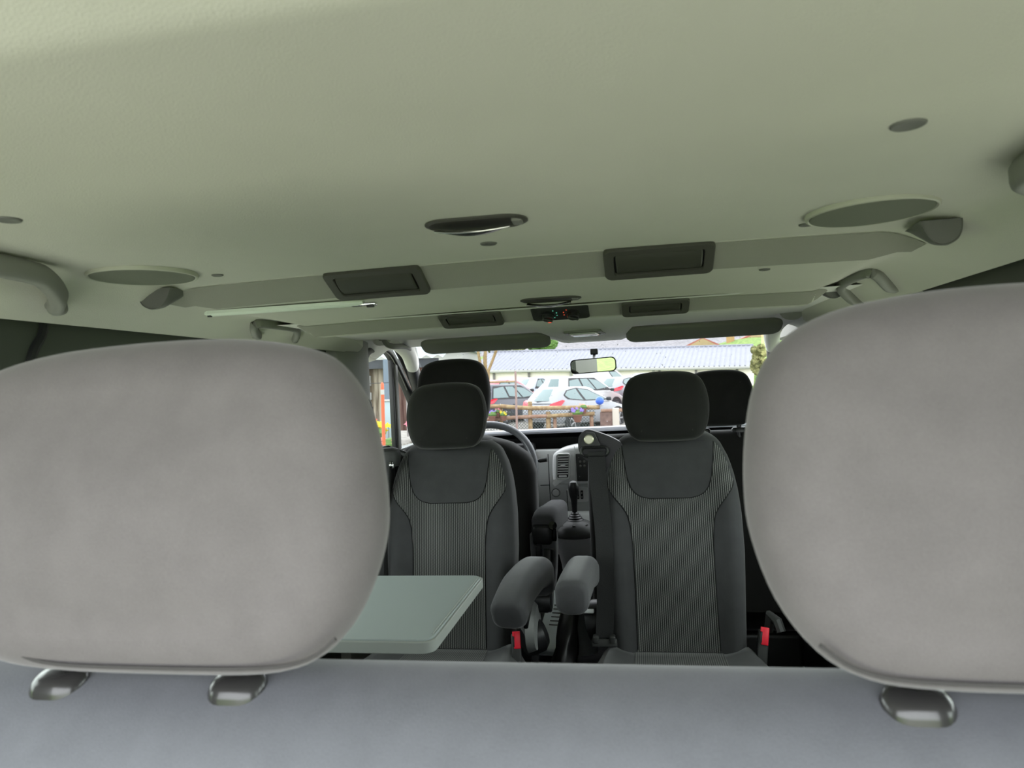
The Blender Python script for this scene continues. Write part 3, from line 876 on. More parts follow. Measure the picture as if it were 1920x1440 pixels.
MB().lathe([(.001, -.02), (.055, -.02), (.06, 0), (.055, .02), (.001, .02)], 28, Matrix.Translation((-.215, .19, .505)) @ Euler((0, R(78), R(-10))).to_matrix().to_4x4()).build('recliner_knob', BLACKPL, tR)
MB().box((-.245, .14, .548), (.05, .012, .01), .003).build('knob_lever', SILVER, tR)

# --- seat belts of the middle row
def belt(name, lab, pts, w, th=.0022):
    t = thing(name, lab, 'seat belt', pts[0])
    o = Vector(pts[0]); P = catmull([Vector(p) - o for p in pts], 6, False)
    # flat strap: wide along x
    rings = []
    for p in P: rings.append([p + Vector((a, b, 0)) for a, b in ((-w / 2, -th), (-w / 2, th), (-w / 6, th * 1.3), (w / 6, th * 1.3), (w / 2, th), (w / 2, -th), (w / 6, -th * .6), (-w / 6, -th * .6))])
    MB().loft(rings).build('strap', WEB, t, ang=50)
    return t, o
tb, o = belt('seat_belt', 'black seat belt hanging down left of the right-hand middle seat', [(.083, 1.984, .978), (.085, 1.975, .90), (.094, 1.955, .75), (.092, 1.935, .60), (.084, 1.915, .485)], .047)
G = lambda p: tuple(Vector(p) - o)
ring = [(.046 * a, .018 * b) for a, b in [(math.cos(2 * PI * i / 24), math.sin(2 * PI * i / 24)) for i in range(24)]]
gp = MB().tube([G((.078 + a, 1.984, .978 + b)) for a, b in rrect(.074, .024, .0118, 6)], .0042, 8, True)
gp.box(G((.070, 1.987, .995)), (.05, .006, .014), .002)
gp.build('belt_guide', BLACKPL, tb)
MB().loft([[G((.065 + px, 1.977 + d, 1.008 + pz)) for px, pz in ((-.026, -.012), (.03, -.012), (.016, .022), (-.006, .026))] for d in (0, .006)]).build('guide_plate', DARKPL, tb)
MB().box(G((.084, 1.905, .475)), (.068, .02, .022), .004, (R(-15), 0, R(2))).box(G((.062, 1.90, .487)), (.016, .022, .02), .004).box(G((.106, 1.90, .487)), (.016, .022, .02), .004).build('anchor_buckle', DARKPL, tb)
tb2, o = belt('seat_belt', 'black seat belt on the wall side of the left-hand middle seat', [(-.552, 1.965, .965), (-.556, 1.95, .80), (-.562, 1.94, .62), (-.565, 1.93, .45)], .046)
MB().box(tuple(Vector((-.555, 1.962, .957)) - o), (.062, .012, .008), .003).build('belt_slot', DARKPL, tb2)
# front left belt on the B pillar
tb3, o = belt('seat_belt', 'front seat belt with black loop on the left door pillar', [(-.718, 2.335, 1.125), (-.73, 2.33, 1.05), (-.735, 2.33, .9), (-.735, 2.33, .6)], .040)
P = catmull([(0, 0, .022), (.010, -.002, .008), (.006, 0, -.018), (-.014, 0, -.036), (-.026, .004, -.02), (-.016, .006, .012)], 5)
MB().tube([tuple(p) for p in P], .007, 8, True).box((-.008, .003, .0), (.022, .01, .04), .004).build('belt_loop', BLACKPL, tb3)

# --- front row: driver seat and passenger bench seen from behind
def front_seat(name, lab, cx, halfw, ztop, W, hx, hw, hz0, hz1, post=False, group='front row seats'):
    t = thing(name, lab, 'seat', (cx, 2.38, 0), 0, group)
    b = Back(W, .02, .40, ztop, -.06, .12, .018, .06)
    b.lean = .10
    bk = b.body(MB()).build('backrest', FAB_DK, t, ang=70)
    h = puff(MB(), head_outline(hw, hz0, hz1), .085, .18, .038, .012, .01, fn=lambda x, y, z: (x + hx, y + (z - 1.0) * .1, z)).build('headrest', FAB_DK, t, ang=70)
    for sx in (-1, 1):
        MB().tube([(hx + sx * .06, .13, ztop - .03), (hx + sx * .06, .14, hz0 + .03)], .008, 10).build('headrest_post', BLACKPL, h)
        if post: MB().loft([[(hx + sx * .06 + a * k, .13 + b_ * k, z) for a, b_ in rrect(.05, .04, .015, 4)] for z, k in ((ztop - .004, 1), (ztop + .006, 1), (ztop + .012, .8))]).build('post_sleeve', BLACKPL, h)
    MB().box((0, .40, .36), (halfw * 1.9, .5, .16), .05).build('cushion', FAB_DK, t)
    MB().box((0, .38, .14), (halfw * 1.6, .42, .28), .02).build('seat_box', BLACKPL, t)
    return t, b
tD, bD = front_seat('driver_seat', 'dark driver seat facing forward beside the steering wheel', -.455, .29, .995,
                    [(.40, .268), (.60, .278), (.75, .288), (.86, .285), (.91, .268), (.945, .238), (.97, .19), (.985, .14), (.995, .10)], -.005, .137, 1.02, 1.283)
MB().tube([(-.285, .01, .93), (-.26, -.004, .968), (-.21, -.004, .975), (-.13, -.004, .945), (-.09, 0, .93)], .012, 8).build('shoulder_piping', DARKPL, tD)
MB().loft([[(-.265 + px * k, .05 + py * k, z) for px, py in rrect(.10, .09, .03, 4)] for z, k in ((.80, .9), (.93, 1), (.968, .9), (.98, .6))]).build('belt_cover', DARKPL, tD)
aD = arm_pad(tD, 'armrest', [(.325, -.03, .690), (.328, .03, .706), (.332, .12, .700), (.338, .24, .694), (.340, .29, .69)], .080, .092, FAB_ARM)
MB().box((.322, -.028, .672), (.068, .04, .07), .014).build('armrest_end', BLACKPL, aD)
MB().lathe([(.001, 0), (.014, 0), (.014, .012), (.001, .014)], 16, Matrix.Translation((.358, -.036, .70)) @ Euler((R(60), R(30), 0)).to_matrix().to_4x4()).box((.362, -.03, .675), (.016, .014, .05), .004).build('armrest_knob', GLOSSBLK, aD)
MB().loft([[(.315 + px * k, .06 + py, z) for px, py in rrect(.09, .12, .03, 4)] for z, k in ((.44, .6), (.52, .85), (.60, 1), (.66, 1.0))]).build('side_shield', FAB_ARM, tD)
MB().box((.345, -.08, .575), (.028, .05, .12), .006, (R(-12), 0, R(-6))).box((.312, -.06, .62), (.02, .03, .05), .004).build('hand_lever', BLACKPL, tD)
MB().loft([[(.34 + .012 * k, -.10 + .07 * math.cos(a), .49 + .085 * math.sin(a) * (1 if math.sin(a) > 0 else .6)) for a in [2 * PI * i / 20 for i in range(20)]] for k in (0, 1)]).build('base_cover', SHELL, tD)
tP, bP = front_seat('front_passenger_bench', 'dark front passenger bench behind the right-hand middle seat', .40, .40, .982,
                    [(.40, .38), (.80, .385), (.93, .38), (.955, .365), (.97, .34), (.982, .31)], .078, .114, 1.000, 1.192, True)

# --- rear bench: only the top of its back and two headrests show
def rear_bench():
    t = thing('rear_bench', 'grey cloth rear bench across the foreground with two big headrests', 'seat', (.0, .55, 0))
    prof = [(-.09, .38), (-.088, .70), (-.078, .82), (-.062, .87), (-.038, .902), (-.005, .9225), (.03, .931), (.055, .930), (.078, .921), (.10, .90), (.112, .87), (.118, .80), (.12, .38)]
    P = catmull([(a, b) for a, b in prof], 3, False)
    xs = [-.70, -.695, -.68, -.64] + [-.6 + 1.3 * k / 24 for k in range(25)] + [.73, .755, .768, .773]
    rings = []
    for x in xs:
        e = min(x + .70, .773 - x); k = 0 if e > .06 else .06 - math.sqrt(max(0, .06 ** 2 - (.06 - e) ** 2))
        rings.append([(x, (p[0] - .015) * (1 - k * 3) + .015, p[1] - k * 1.0) for p in P])
    bk = MB().loft(rings).build('backrest', FAB_FG2, t, ang=60)
    # stitched seam across the upper rear edge
    MB().tube([(x, -.0665, .8645) for x in (-.68, -.4, 0, .4, .74)], .0018, 6).build('seam', SEAMG, bk)
    MB().box((0.03, .35, .36), (1.36, .48, .16), .06).build('cushion', FAB_FG2, t)
    MB().box((0.03, .30, .14), (1.30, .40, .28), .02).build('seat_base', BLACKPL, t)
    for cx, gx in ((-.182, (-.317, -.143)), (.468, (.392, .548))):
        half = [(0, .943), (.07, .944), (.115, .950), (.146, .968), (.170, 1.002), (.184, 1.045), (.187, 1.08), (.184, 1.12), (.175, 1.160), (.155, 1.193), (.117, 1.214), (.06, 1.224), (0, 1.227)]
        if cx < 0:
            q = [(0, .943), (.08, .945), (.118, .955), (.142, .975), (.158, 1.0), (.170, 1.03), (.176, 1.062), (.174, 1.10), (.166, 1.145), (.152, 1.178), (.128, 1.204), (.09, 1.217), (.03, 1.225)]
            ol = q + [(-.05, 1.226)] + [(-x * 1.5, z + .004 * smooth(1.1, 1.2, z)) for x, z in reversed(q[1:-1])]
        else: ol = mirror_outline(half)
        o = [tuple(p) for p in catmull(ol, 4)]
        h = puff(MB(), o, -.056, .054, .054, .024, .02, seg=9, fn=lambda x, y, z, cx=cx: (x + cx, y + (z - .95) * .10, z)).build('headrest', FAB_FG, t, ang=70)
        # stitched seam round the lower edge
        sx = [(-.150, .984), (-.128, .969), (-.09, .9625), (0, .961), (.09, .9625), (.128, .969), (.150, .984)]
        def ysurf(x):
            u = abs(x) / .187
            return -.0445 + .030 * max(0, u - .45) ** 1.7
        MB().tube([tuple(p) for p in catmull([(x + cx, ysurf(x), z) for x, z in sx], 4, False)], .0016, 6).build('seam', SEAMG, h)
        for g in gx:
            gd = MB().loft([[(g + a * k, .004 + b * k, .924 + z + .22 * b * k) for a, b in rrect(.050, .036, .0175, 6)] for z, k in ((-.012, 1), (.002, 1), (.008, .9), (.0115, .7), (.0125, .4))]).build('headrest_guide', GUIDEPL, t, ang=60)
            MB().tube([(g, .015, .91), (g, .015, .985)], .0065, 12).build('headrest_post', DARKPL, h)
rear_bench()

# --- folding table
def table():
    t = thing('folding_table', 'grey-green folding table top between the left headrest and the left middle seat', 'table', (-.46, 1.29, 0))
    z = .77; x1 = .322; x0 = -.31; y0 = -.195; y1 = .198
    def out(i):
        r = .022
        P = [(x0 + i, y0 + i), (x1 - i - r, y0 + i)]
        P += [(x1 - i - r + r * math.sin(R(a)), y0 + i + r - r * math.cos(R(a))) for a in (15, 30, 45, 60, 75)]
        P += [(x1 - i, y0 + i + r), (x1 - i, y1 - i - r)]
        P += [(x1 - i - r + r * math.cos(R(a)), y1 - i - r + r * math.sin(R(a))) for a in (15, 30, 45, 60, 75)]
        P += [(x1 - i - r, y1 - i), (x0 + i, y1 - i)]
        return P
    f = lambda i, zz: [(a, b, zz) for a, b in out(i)]
    top = MB().loft([f(.004, z - .021), f(.0045, z - .001), f(.0052, z)]).build('table_top', TABLE, t, ang=30)
    MB().loft([f(.0044, z - .022), f(.001, z - .022), f(0, z - .021), f(0, z - .004), f(.0012, z - .0028), f(.0044, z - .0026)], False, False).build('edge_band', TABLEEDGE, top, ang=30)
    MB().tube([(x1 - .0095, y0 + .03, z + .0002), (x1 - .0095, y1 - .03, z + .0002)], .0012, 6).build('edge_groove', TABLEEDGE, top)
    MB().box((-.325, 0, z - .03), (.05, .30, .05), .006).build('wall_bracket', DARKPL, t)
    MB().tube([(-.15, 0, z - .02), (-.19, 0, 0.01)], .018, 14).build('leg', DARKPL, t)
table()

# ------------------------------------------------------------------ dashboard and controls
def dashboard():
    t = thing('dashboard', 'grey dashboard with centre console under the windscreen', 'dashboard', (0, 3.1, 0))
    # top pad: front edge curves back at the sides
    rows = []; xs = [-.82 + 1.64 * i / 40 for i in range(41)]
    for y, z in ((-.004, .958), (-.008, .966), (-.004, .974), (.012, .979), (.10, .972), (.25, .955), (.45, .93), (.47, .90)):
        rows.append([(x, y + .10 * (abs(x) / .8) ** 2.2, z - .012 * (x / .8) ** 2) for x in xs])
    MB().grid(rows).build('top_pad', DASHTOP, t)
    # dark recessed tray below the pad
    rows = []
    for y, z in ((-.002, .96), (.05, .955), (.10, .93), (.11, .88), (.06, .862), (.0, .86)):
        rows.append([(x, y + .10 * (abs(x) / .8) ** 2.2, z) for x in xs])
    MB().grid(rows).build('storage_tray', BLACKPL, t)
    # lower fascia
    rows = []
    for y, z in ((.0, .888), (-.028, .882), (-.034, .86), (-.03, .74), (-.02, .62), (.03, .50), (.10, .40)):
        rows.append([(x, y + .10 * (abs(x) / .8) ** 2.2, z) for x in xs])
    fa = MB().grid(rows).build('lower_fascia', DASH, t)
    MB().box((-.192, -.037, .745), (.003, .006, .25)).box((-.212, -.037, .735), (.04, .006, .003)).box((-.118, -.036, .65), (.003, .006, .12)).build('panel_gaps', BLACKPL, fa, smooth=False)
    # centre stack
    o = [(-.165, .76), (-.168, .80), (-.163, .865), (-.145, .886), (-.10, .902), (-.03, .910), (.13, .910), (.155, .895), (.165, .85), (.165, .77), (.150, .747), (-.145, .747)]
    P = [tuple(p) for p in catmull(o, 5)]
    st = puff(MB(), P, -.115, .02, .018, .003, .0, seg=4).build('centre_stack', DASHLT, t, ang=45)
    MB().box((-.0685, -.117, .825), (.0022, .008, .165)).build('stack_gap', DASH, st, smooth=False)
    # vertical air outlet
    fr = rrect(.062, .112, .014, 5); fi = rrect(.046, .094, .006, 5)
    S = lambda a, b, d: (a - .12 + (b * .07), -.12 - d, .824 + b)
    vt = MB().loft([[S(a, b, -.01) for a, b in fr], [S(a, b, .006) for a, b in fr], [S(a * .95, b * .97, .009) for a, b in fr], [S(a, b, .008) for a, b in fi], [S(a, b, .0005) for a, b in fi]], False, False).build('air_vent_frame', DASH, st, ang=30)
    MB().loft([[S(a, b, .001) for a, b in fi], [S(a * .9, b * .9, .0009) for a, b in fi]], False, True).build('vent_duct', BLACKPL, vt)
    for j in range(8):
        b = -.030 + .0102 * j
        MB().box(S(0, b, .0055), (.044, .007, .0042), .001, (R(15), 0, 0)).build('vent_slat', SILVER, vt)
    MB().box(S(0, .004, .010), (.02, .008, .006), .002).build('vent_slider', SILVER, vt)
    MB().box(S(0, -.0405, .008), (.034, .006, .009), .003).build('vent_wheel', SILVER, vt)
    # radio panel
    ra = MB().box((-.012, -.121, .818), (.105, .008, .116), .003).build('radio_panel', DARKPL, st)
    for x, z in ((-.047, .842), (-.047, .824), (-.03, .842), (-.03, .824), (-.052, .86), (-.052, .78)):
        r = .0052 if abs(z - .833) < .02 else .0018
        MB().lathe([(r, 0), (r, .003), (r * .6, .004)], 14, Matrix.Translation((x, -.125, z)) @ Euler((R(90), 0, 0)).to_matrix().to_4x4()).build('radio_button', GREYPL, ra)
    kb = MB().lathe([(.026, 0), (.026, .008), (.023, .014), (.018, .016)], 28, Matrix.Translation((.052, -.117, .822)) @ Euler((R(90), 0, 0)).to_matrix().to_4x4()).build('rotary_knob', BLACKPL, st)
    MB().lathe([(.027, .001), (.0275, .004), (.026, .0075)], 28, Matrix.Translation((.052, -.117, .822)) @ Euler((R(90), 0, 0)).to_matrix().to_4x4(), False, False).build('knob_ring', CHROME, kb)
    # round socket and switches
    so = MB().lathe([(.016, 0), (.016, .006), (.0125, .009)], 26, Matrix.Translation((-.167, -.030, .70)) @ Euler((R(90), 0, 0)).to_matrix().to_4x4()).build('power_socket', DASH, fa)
    MB().lathe([(.0162, .004), (.0185, .003), (.0185, -.001)], 26, Matrix.Translation((-.167, -.030, .70)) @ Euler((R(90), 0, 0)).to_matrix().to_4x4(), False, False).build('socket_ring', BLACKPL, so)
    sp = puff(MB(), rrect(.10, .066, .02, 5), -.004, .02, .004, 0, 0, seg=2, fn=lambda x, y, z: (x - .070, y - .028, z + .69)).build('switch_panel', DASHLT, fa)
    for x in (-.071, -.054):
        sw = MB().box((x, -.036, .69), (.011, .01, .037), .003).build('rocker_switch', BLACKPL, sp)
        for dz in (-.009, .008): MB().box((x, -.0415, .69 + dz), (.004, .001, .004)).build('switch_symbol', WHITEMARK, sw, smooth=False)
    # lower centre column carrying the gear lever
    rings = []
    for z, r, dy in ((.10, .055, -.02), (.36, .062, -.03), (.46, .069, -.06), (.53, .077, -.10), (.575, .084, -.13), (.592, .085, -.14)):
        rings.append([(-.056 + r * 1.0 * math.cos(a), -.24 + dy + r * .9 * math.sin(a) + (.10 if math.sin(a) > 0 else 0) * math.sin(a), z) for a in [2 * PI * i / 36 for i in range(36)]])
    MB().loft(rings).build('gear_column', DASH, t)
    MB().box((-.05, -.10, .52), (.20, .16, .20), .03, (R(-25), 0, 0)).build('column_neck', DASH, t)
    # gear lever unit
    gl = thing('gear_lever', 'black gear lever with rubber bellows on its domed base', 'gear lever', (-.056, 2.72, .592))
    bs = MB().lathe([(.083, -.002), (.085, .004), (.083, .018), (.072, .036), (.052, .050), (.034, .056), (.001, .056)], 40).build('dome_base', GLOSSBLK if False else DARKPL, gl)
    for a in (-140, -90, -40):
        MB().box((.062 * math.cos(R(a)), .062 * math.sin(R(a)), .0445), (.012, .006, .001), 0, (R(38) * -math.sin(R(a)) * -1, 0, R(a + 90))).build('shift_mark', WHITEMARK, bs, smooth=False)
    pr = []
    for k in range(4):
        z = .054 + k * .008; r = .032 - k * .006
        pr += [(r, z), (r + .002, z + .003), (r - .002, z + .0065)]
    MB().lathe(pr + [(.008, .088)], 28).build('bellows', BLACKPL, gl)
    MB().lathe([(.0095, .08), (.0105, .11), (.013, .135), (.018, .155), (.0205, .175), (.020, .19), (.015, .201), (.004, .206), (.001, .206)], 24).build('lever_knob', BLACKPL, gl)
    # instrument cluster
    ic = MB().box((-.43, -.0, .875), (.36, .06, .09), .02).build('instrument_hood', BLACKPL, t)
    MB().box((-.30, -.032, .875), (.10, .004, .05), .006).build('cluster_screen', DARKPL, ic)
    mb = MB()
    for k in range(5):
        for j in (0, 1): mb.box((-.298 + .012 * k, -.0345, .87 - .012 * j), (.008, .001, .006))
    mb.build('lit_digits', mat('amber_digits', (.5, .1, .03), .5, emit=(1, .25, .1), estr=.25), ic, smooth=False)
dashboard()

def wheel():
    c = Vector((-.43, 2.87, .83))
    t = thing('steering_wheel', 'dark steering wheel with glossy rim in front of the driver seat', 'steering wheel', c)
    M = Euler((R(63), 0, 0)).to_matrix()
    MB().tube([M @ Vector((.205 * math.cos(a), .205 * math.sin(a), 0)) for a in [2 * PI * i / 72 for i in range(72)]], .0155, 14, True).build('rim', STEER, t)
    for a in (-20, 200, 270):
        d = Vector((math.cos(R(a)), math.sin(R(a)), 0))
        MB().sweep([M @ (d * .05 + Vector((0, 0, -.02))), M @ (d * .12 + Vector((0, 0, -.012))), M @ (d * .2)], rrect(.045, .014, .006, 3), up=tuple(M @ Vector((0, 0, 1)))).build('spoke', SILVER, t)
    MB().lathe([(.001, .012), (.05, .010), (.07, -.002), (.072, -.03), (.04, -.06), (.001, -.07)], 32, M.to_4x4()).build('hub', STEER, t)
    MB().tube([M @ Vector((0, 0, -.06)), M @ Vector((0, 0, -.25))], .05, 16).build('steering_column', DARKPL, t)
    st = thing('column_stalk', 'black stalk lever behind the steering wheel rim', 'stalk lever', (-.30, 2.96, .845))
    MB().tube([(0, 0, 0), (.06, -.008, .006), (.10, -.012, .012)], .006, 10).build('stalk_arm', BLACKPL, st)
    MB().tube([(.085, -.011, .010), (.118, -.014, .014)], .0095, 12).build('stalk_tip', DARKPL, st)
    ky = thing('ignition_key', 'key hanging from the ignition beside the steering column', 'key', (-.235, 2.93, .775))
    MB().box((0, 0, 0), (.016, .02, .03), .004).build('key_head', BLACKPL, ky)
    MB().tube([(.004 + .009 * math.cos(a), -.008, -.025 + .011 * math.sin(a)) for a in [2 * PI * i / 16 for i in range(16)]], .0014, 6, True).box((.008, -.008, -.045), (.01, .002, .02), .001).build('key_ring', CHROME, ky)
wheel()

def centre_floor():
    hb = thing('handbrake', 'handbrake lever in a creased black leather gaiter between the middle seats', 'handbrake', (-.035, 1.97, .0))
    rings = []
    for k in range(12):
        u = k / 11; z = .30 + .24 * u
        cx = -.012 + .03 * u; cy = -.01 + .10 * u; w = .042 - .018 * u; d = .055 - .028 * u
        rings.append([(cx + (w + .0035 * math.sin(3 * a + 5 * u * 3)) * math.cos(a), cy + (d + .005 * math.sin(4 * a - 9 * u)) * math.sin(a), z + .006 * math.sin(2 * a + 8 * u)) for a in [2 * PI * i / 28 for i in range(28)]])
    MB().loft(rings).build('gaiter', BOOT, hb, ang=80)
    MB().tube([(.018, .09, .53), (.02, .13, .57), (.02, .18, .59)], .013, 12).build('lever', BLACKPL, hb)
    MB().box((-.012, -.01, .15), (.10, .14, .30), .02).build('lever_base', BLACKPL, hb)
    pl = thing('tread_plate', 'pale grey plate with embossed curved ribs on the floor between the seats', 'plate', (-.095, 2.30, .40))
    MB().box((0, 0, -.002), (.085, .26, .03), .008, (R(28), 0, R(-8))).build('plate', PALE, pl)
    M = Euler((R(28), 0, R(-8))).to_matrix()
    for k in range(6):
        MB().tube([M @ Vector((.022 * math.cos(R(a)) + .008, -.03 + k * .017, .0145 + .0)) for a in (20, 60, 100, 140, 180)], .002, 6).build('rib', GREYPL, pl)
    MB().box((0, .02, -.22), (.07, .14, .36), .02).build('plate_support', BLACKPL, pl)
centre_floor()

# ------------------------------------------------------------------ outdoors (the van leans 1.4 degrees on its pitch)
GH = 1.75
EXT = Matrix.Translation(CAM) @ Euler((0, R(1.4), 0)).to_matrix().to_4x4() @ Matrix.Translation((0, 0, -GH))
def put(o, loc=(0, 0, 0), rz=0):
    o.matrix_world = EXT @ Matrix.Translation(loc) @ Euler((0, 0, rz)).to_matrix().to_4x4()
    return o
def athing(name, label, cat, loc, rz=0, group=None):
    return put(tag(empty(name, (0, 0, 0)), label, cat, group), loc, rz)

def ground_z(x, y):
    z = .035 * max(0, min(y, 48) - 23)
    if y > 48: z += (min(y, 80) - 48) * .115
    if y > 80: z += (y - 80) * .045
    z += 1.7 * smooth(5.5, 12, x) * smooth(50, 60, y) * smooth(150, 62, y)
    # gravel bank on the left
    z += 1.22 * smooth(-1.75, -2.15, x) * smooth(4.2, 5.2, y) * smooth(11, 8.2, y)
    return z
def make_ground():
    ys = [-60, -30, -15, -8, -4, 0, 2, 3.5, 4.2, 4.5, 4.8, 5.2, 5.6, 6.5, 7.5, 8.2, 8.8, 9.5, 10.2, 11, 13, 15, 18, 20, 23, 26, 30, 34, 38, 42, 48, 50, 52, 54, 57, 60, 64, 70, 80, 90, 110, 150, 220]
    xs = [-120, -70, -40, -25, -15, -10, -7, -5, -4, -3.2, -2.6, -2.3, -2.15, -2.05, -1.95, -1.85, -1.75, -1.4, -1, 0, 1.5, 3, 4.5, 5.5, 6.5, 7.5, 8.5, 9.5, 10.5, 12, 16, 22, 35, 60, 120]
    a = MB().grid([[(x, y, ground_z(x, y)) for x in xs] for y in ys if y <= 14 or y >= 48]) if False else None
    lawn = [y for y in ys if y <= 4.2]; bed = [y for y in ys if 4.2 <= y <= 13]; lot = [y for y in ys if 13 <= y <= 48]; far = [y for y in ys if y >= 48]
    apron = [-15, -8, -4, 0, 2, 3.5, 4.2]
    struct(put(MB().grid([[(x, y, .01) for x in (-4, -3, -2, 0, 2, 3, 4)] for y in apron]).build('ground', BOUNCE_APRON)))  # unseen pale apron over the lawn, added to bounce light onto the ceiling
    for nm, yy, m in (('ground', lawn, GRASS), ('ground', bed, YARD), ('ground', lot, YARD), ('ground', far, GRASS)):
        struct(put(MB().grid([[(x, y, ground_z(x, y)) for x in xs] for y in yy]).build(nm, m)))
make_ground()

def barn():
    t = athing('barn', 'long low barn with pale corrugated metal roof behind the parked cars', 'barn', (0, 52, 0))
    eL, eR = Vector((-12.95, 1.65, 2.82)), Vector((7.75, -1.8, 2.50))
    ax = (eR - eL).normalized(); n = Vector((-ax.y, ax.x, 0)).normalized()
    up = n * 5.2 + Vector((0, 0, 1.66))
    # corrugated roof sheet
    L = (eR - eL).length; nrib = 62; steps = nrib * 6
    rows = []
    for k in range(2):
        row = []
        for i in range(steps + 1):
            u = i / 6; ph = u - int(u)
            h = .0 + .09 * (1 - abs(ph * 2 - 1) * 2.2 if abs(ph * 2 - 1) < .45 else 0)
            row.append(eL + ax * (L * i / steps) + up * k + Vector((0, 0, h)))
        rows.append(row)
    rf = MB().grid(rows).build('roof', BARNROOF, t, ang=25)
    MB().sweep([eL + up, eR + up], rrect(.4, .16, .05, 3)).build('ridge_cap', BARNROOF, rf)
    MB().grid([[eL + up, eR + up], [eL + n * 10.4, eR + n * 10.4]]).build('rear_slope', BARNROOF, rf)
    MB().sweep([eL + Vector((0, -.1, -.08)), eR + Vector((0, -.1, -.08))], rrect(.16, .2, .05, 3)).build('gutter', GUTTER, t)
    w = n * .35
    MB().loft([[eL + w + Vector((0, 0, -.1)), eR + w + Vector((0, 0, -.1)), eR + w + n * 9.6 + Vector((0, 0, -.1)), eL + w + n * 9.6 + Vector((0, 0, -.1))],
               [eL + w - Vector((0, 0, 2.6)), eR + w - Vector((0, 0, 2.6)), eR + w + n * 9.6 - Vector((0, 0, 2.6)), eL + w + n * 9.6 - Vector((0, 0, 2.6))]]).build('wall', BARNWALL, t, smooth=False)
    for u in (.10, .235, .39, .415, .55, .68, .70, .82, .95):
        p = eL + ax * (L * u) + n * .25
        MB().box(p + Vector((0, 0, -1.15)), (.16, .16, 2.2), 0).build('post', GREYPOST if u not in (.39, .68) else GUTTER, t, smooth=False)
    MB().add([eR + w + Vector((0, 0, -.1)), eR + w + n * 9.6 + Vector((0, 0, -.1)), eR + up], [(0, 1, 2)]).build('gable', BARNWALL, t, smooth=False)
barn()

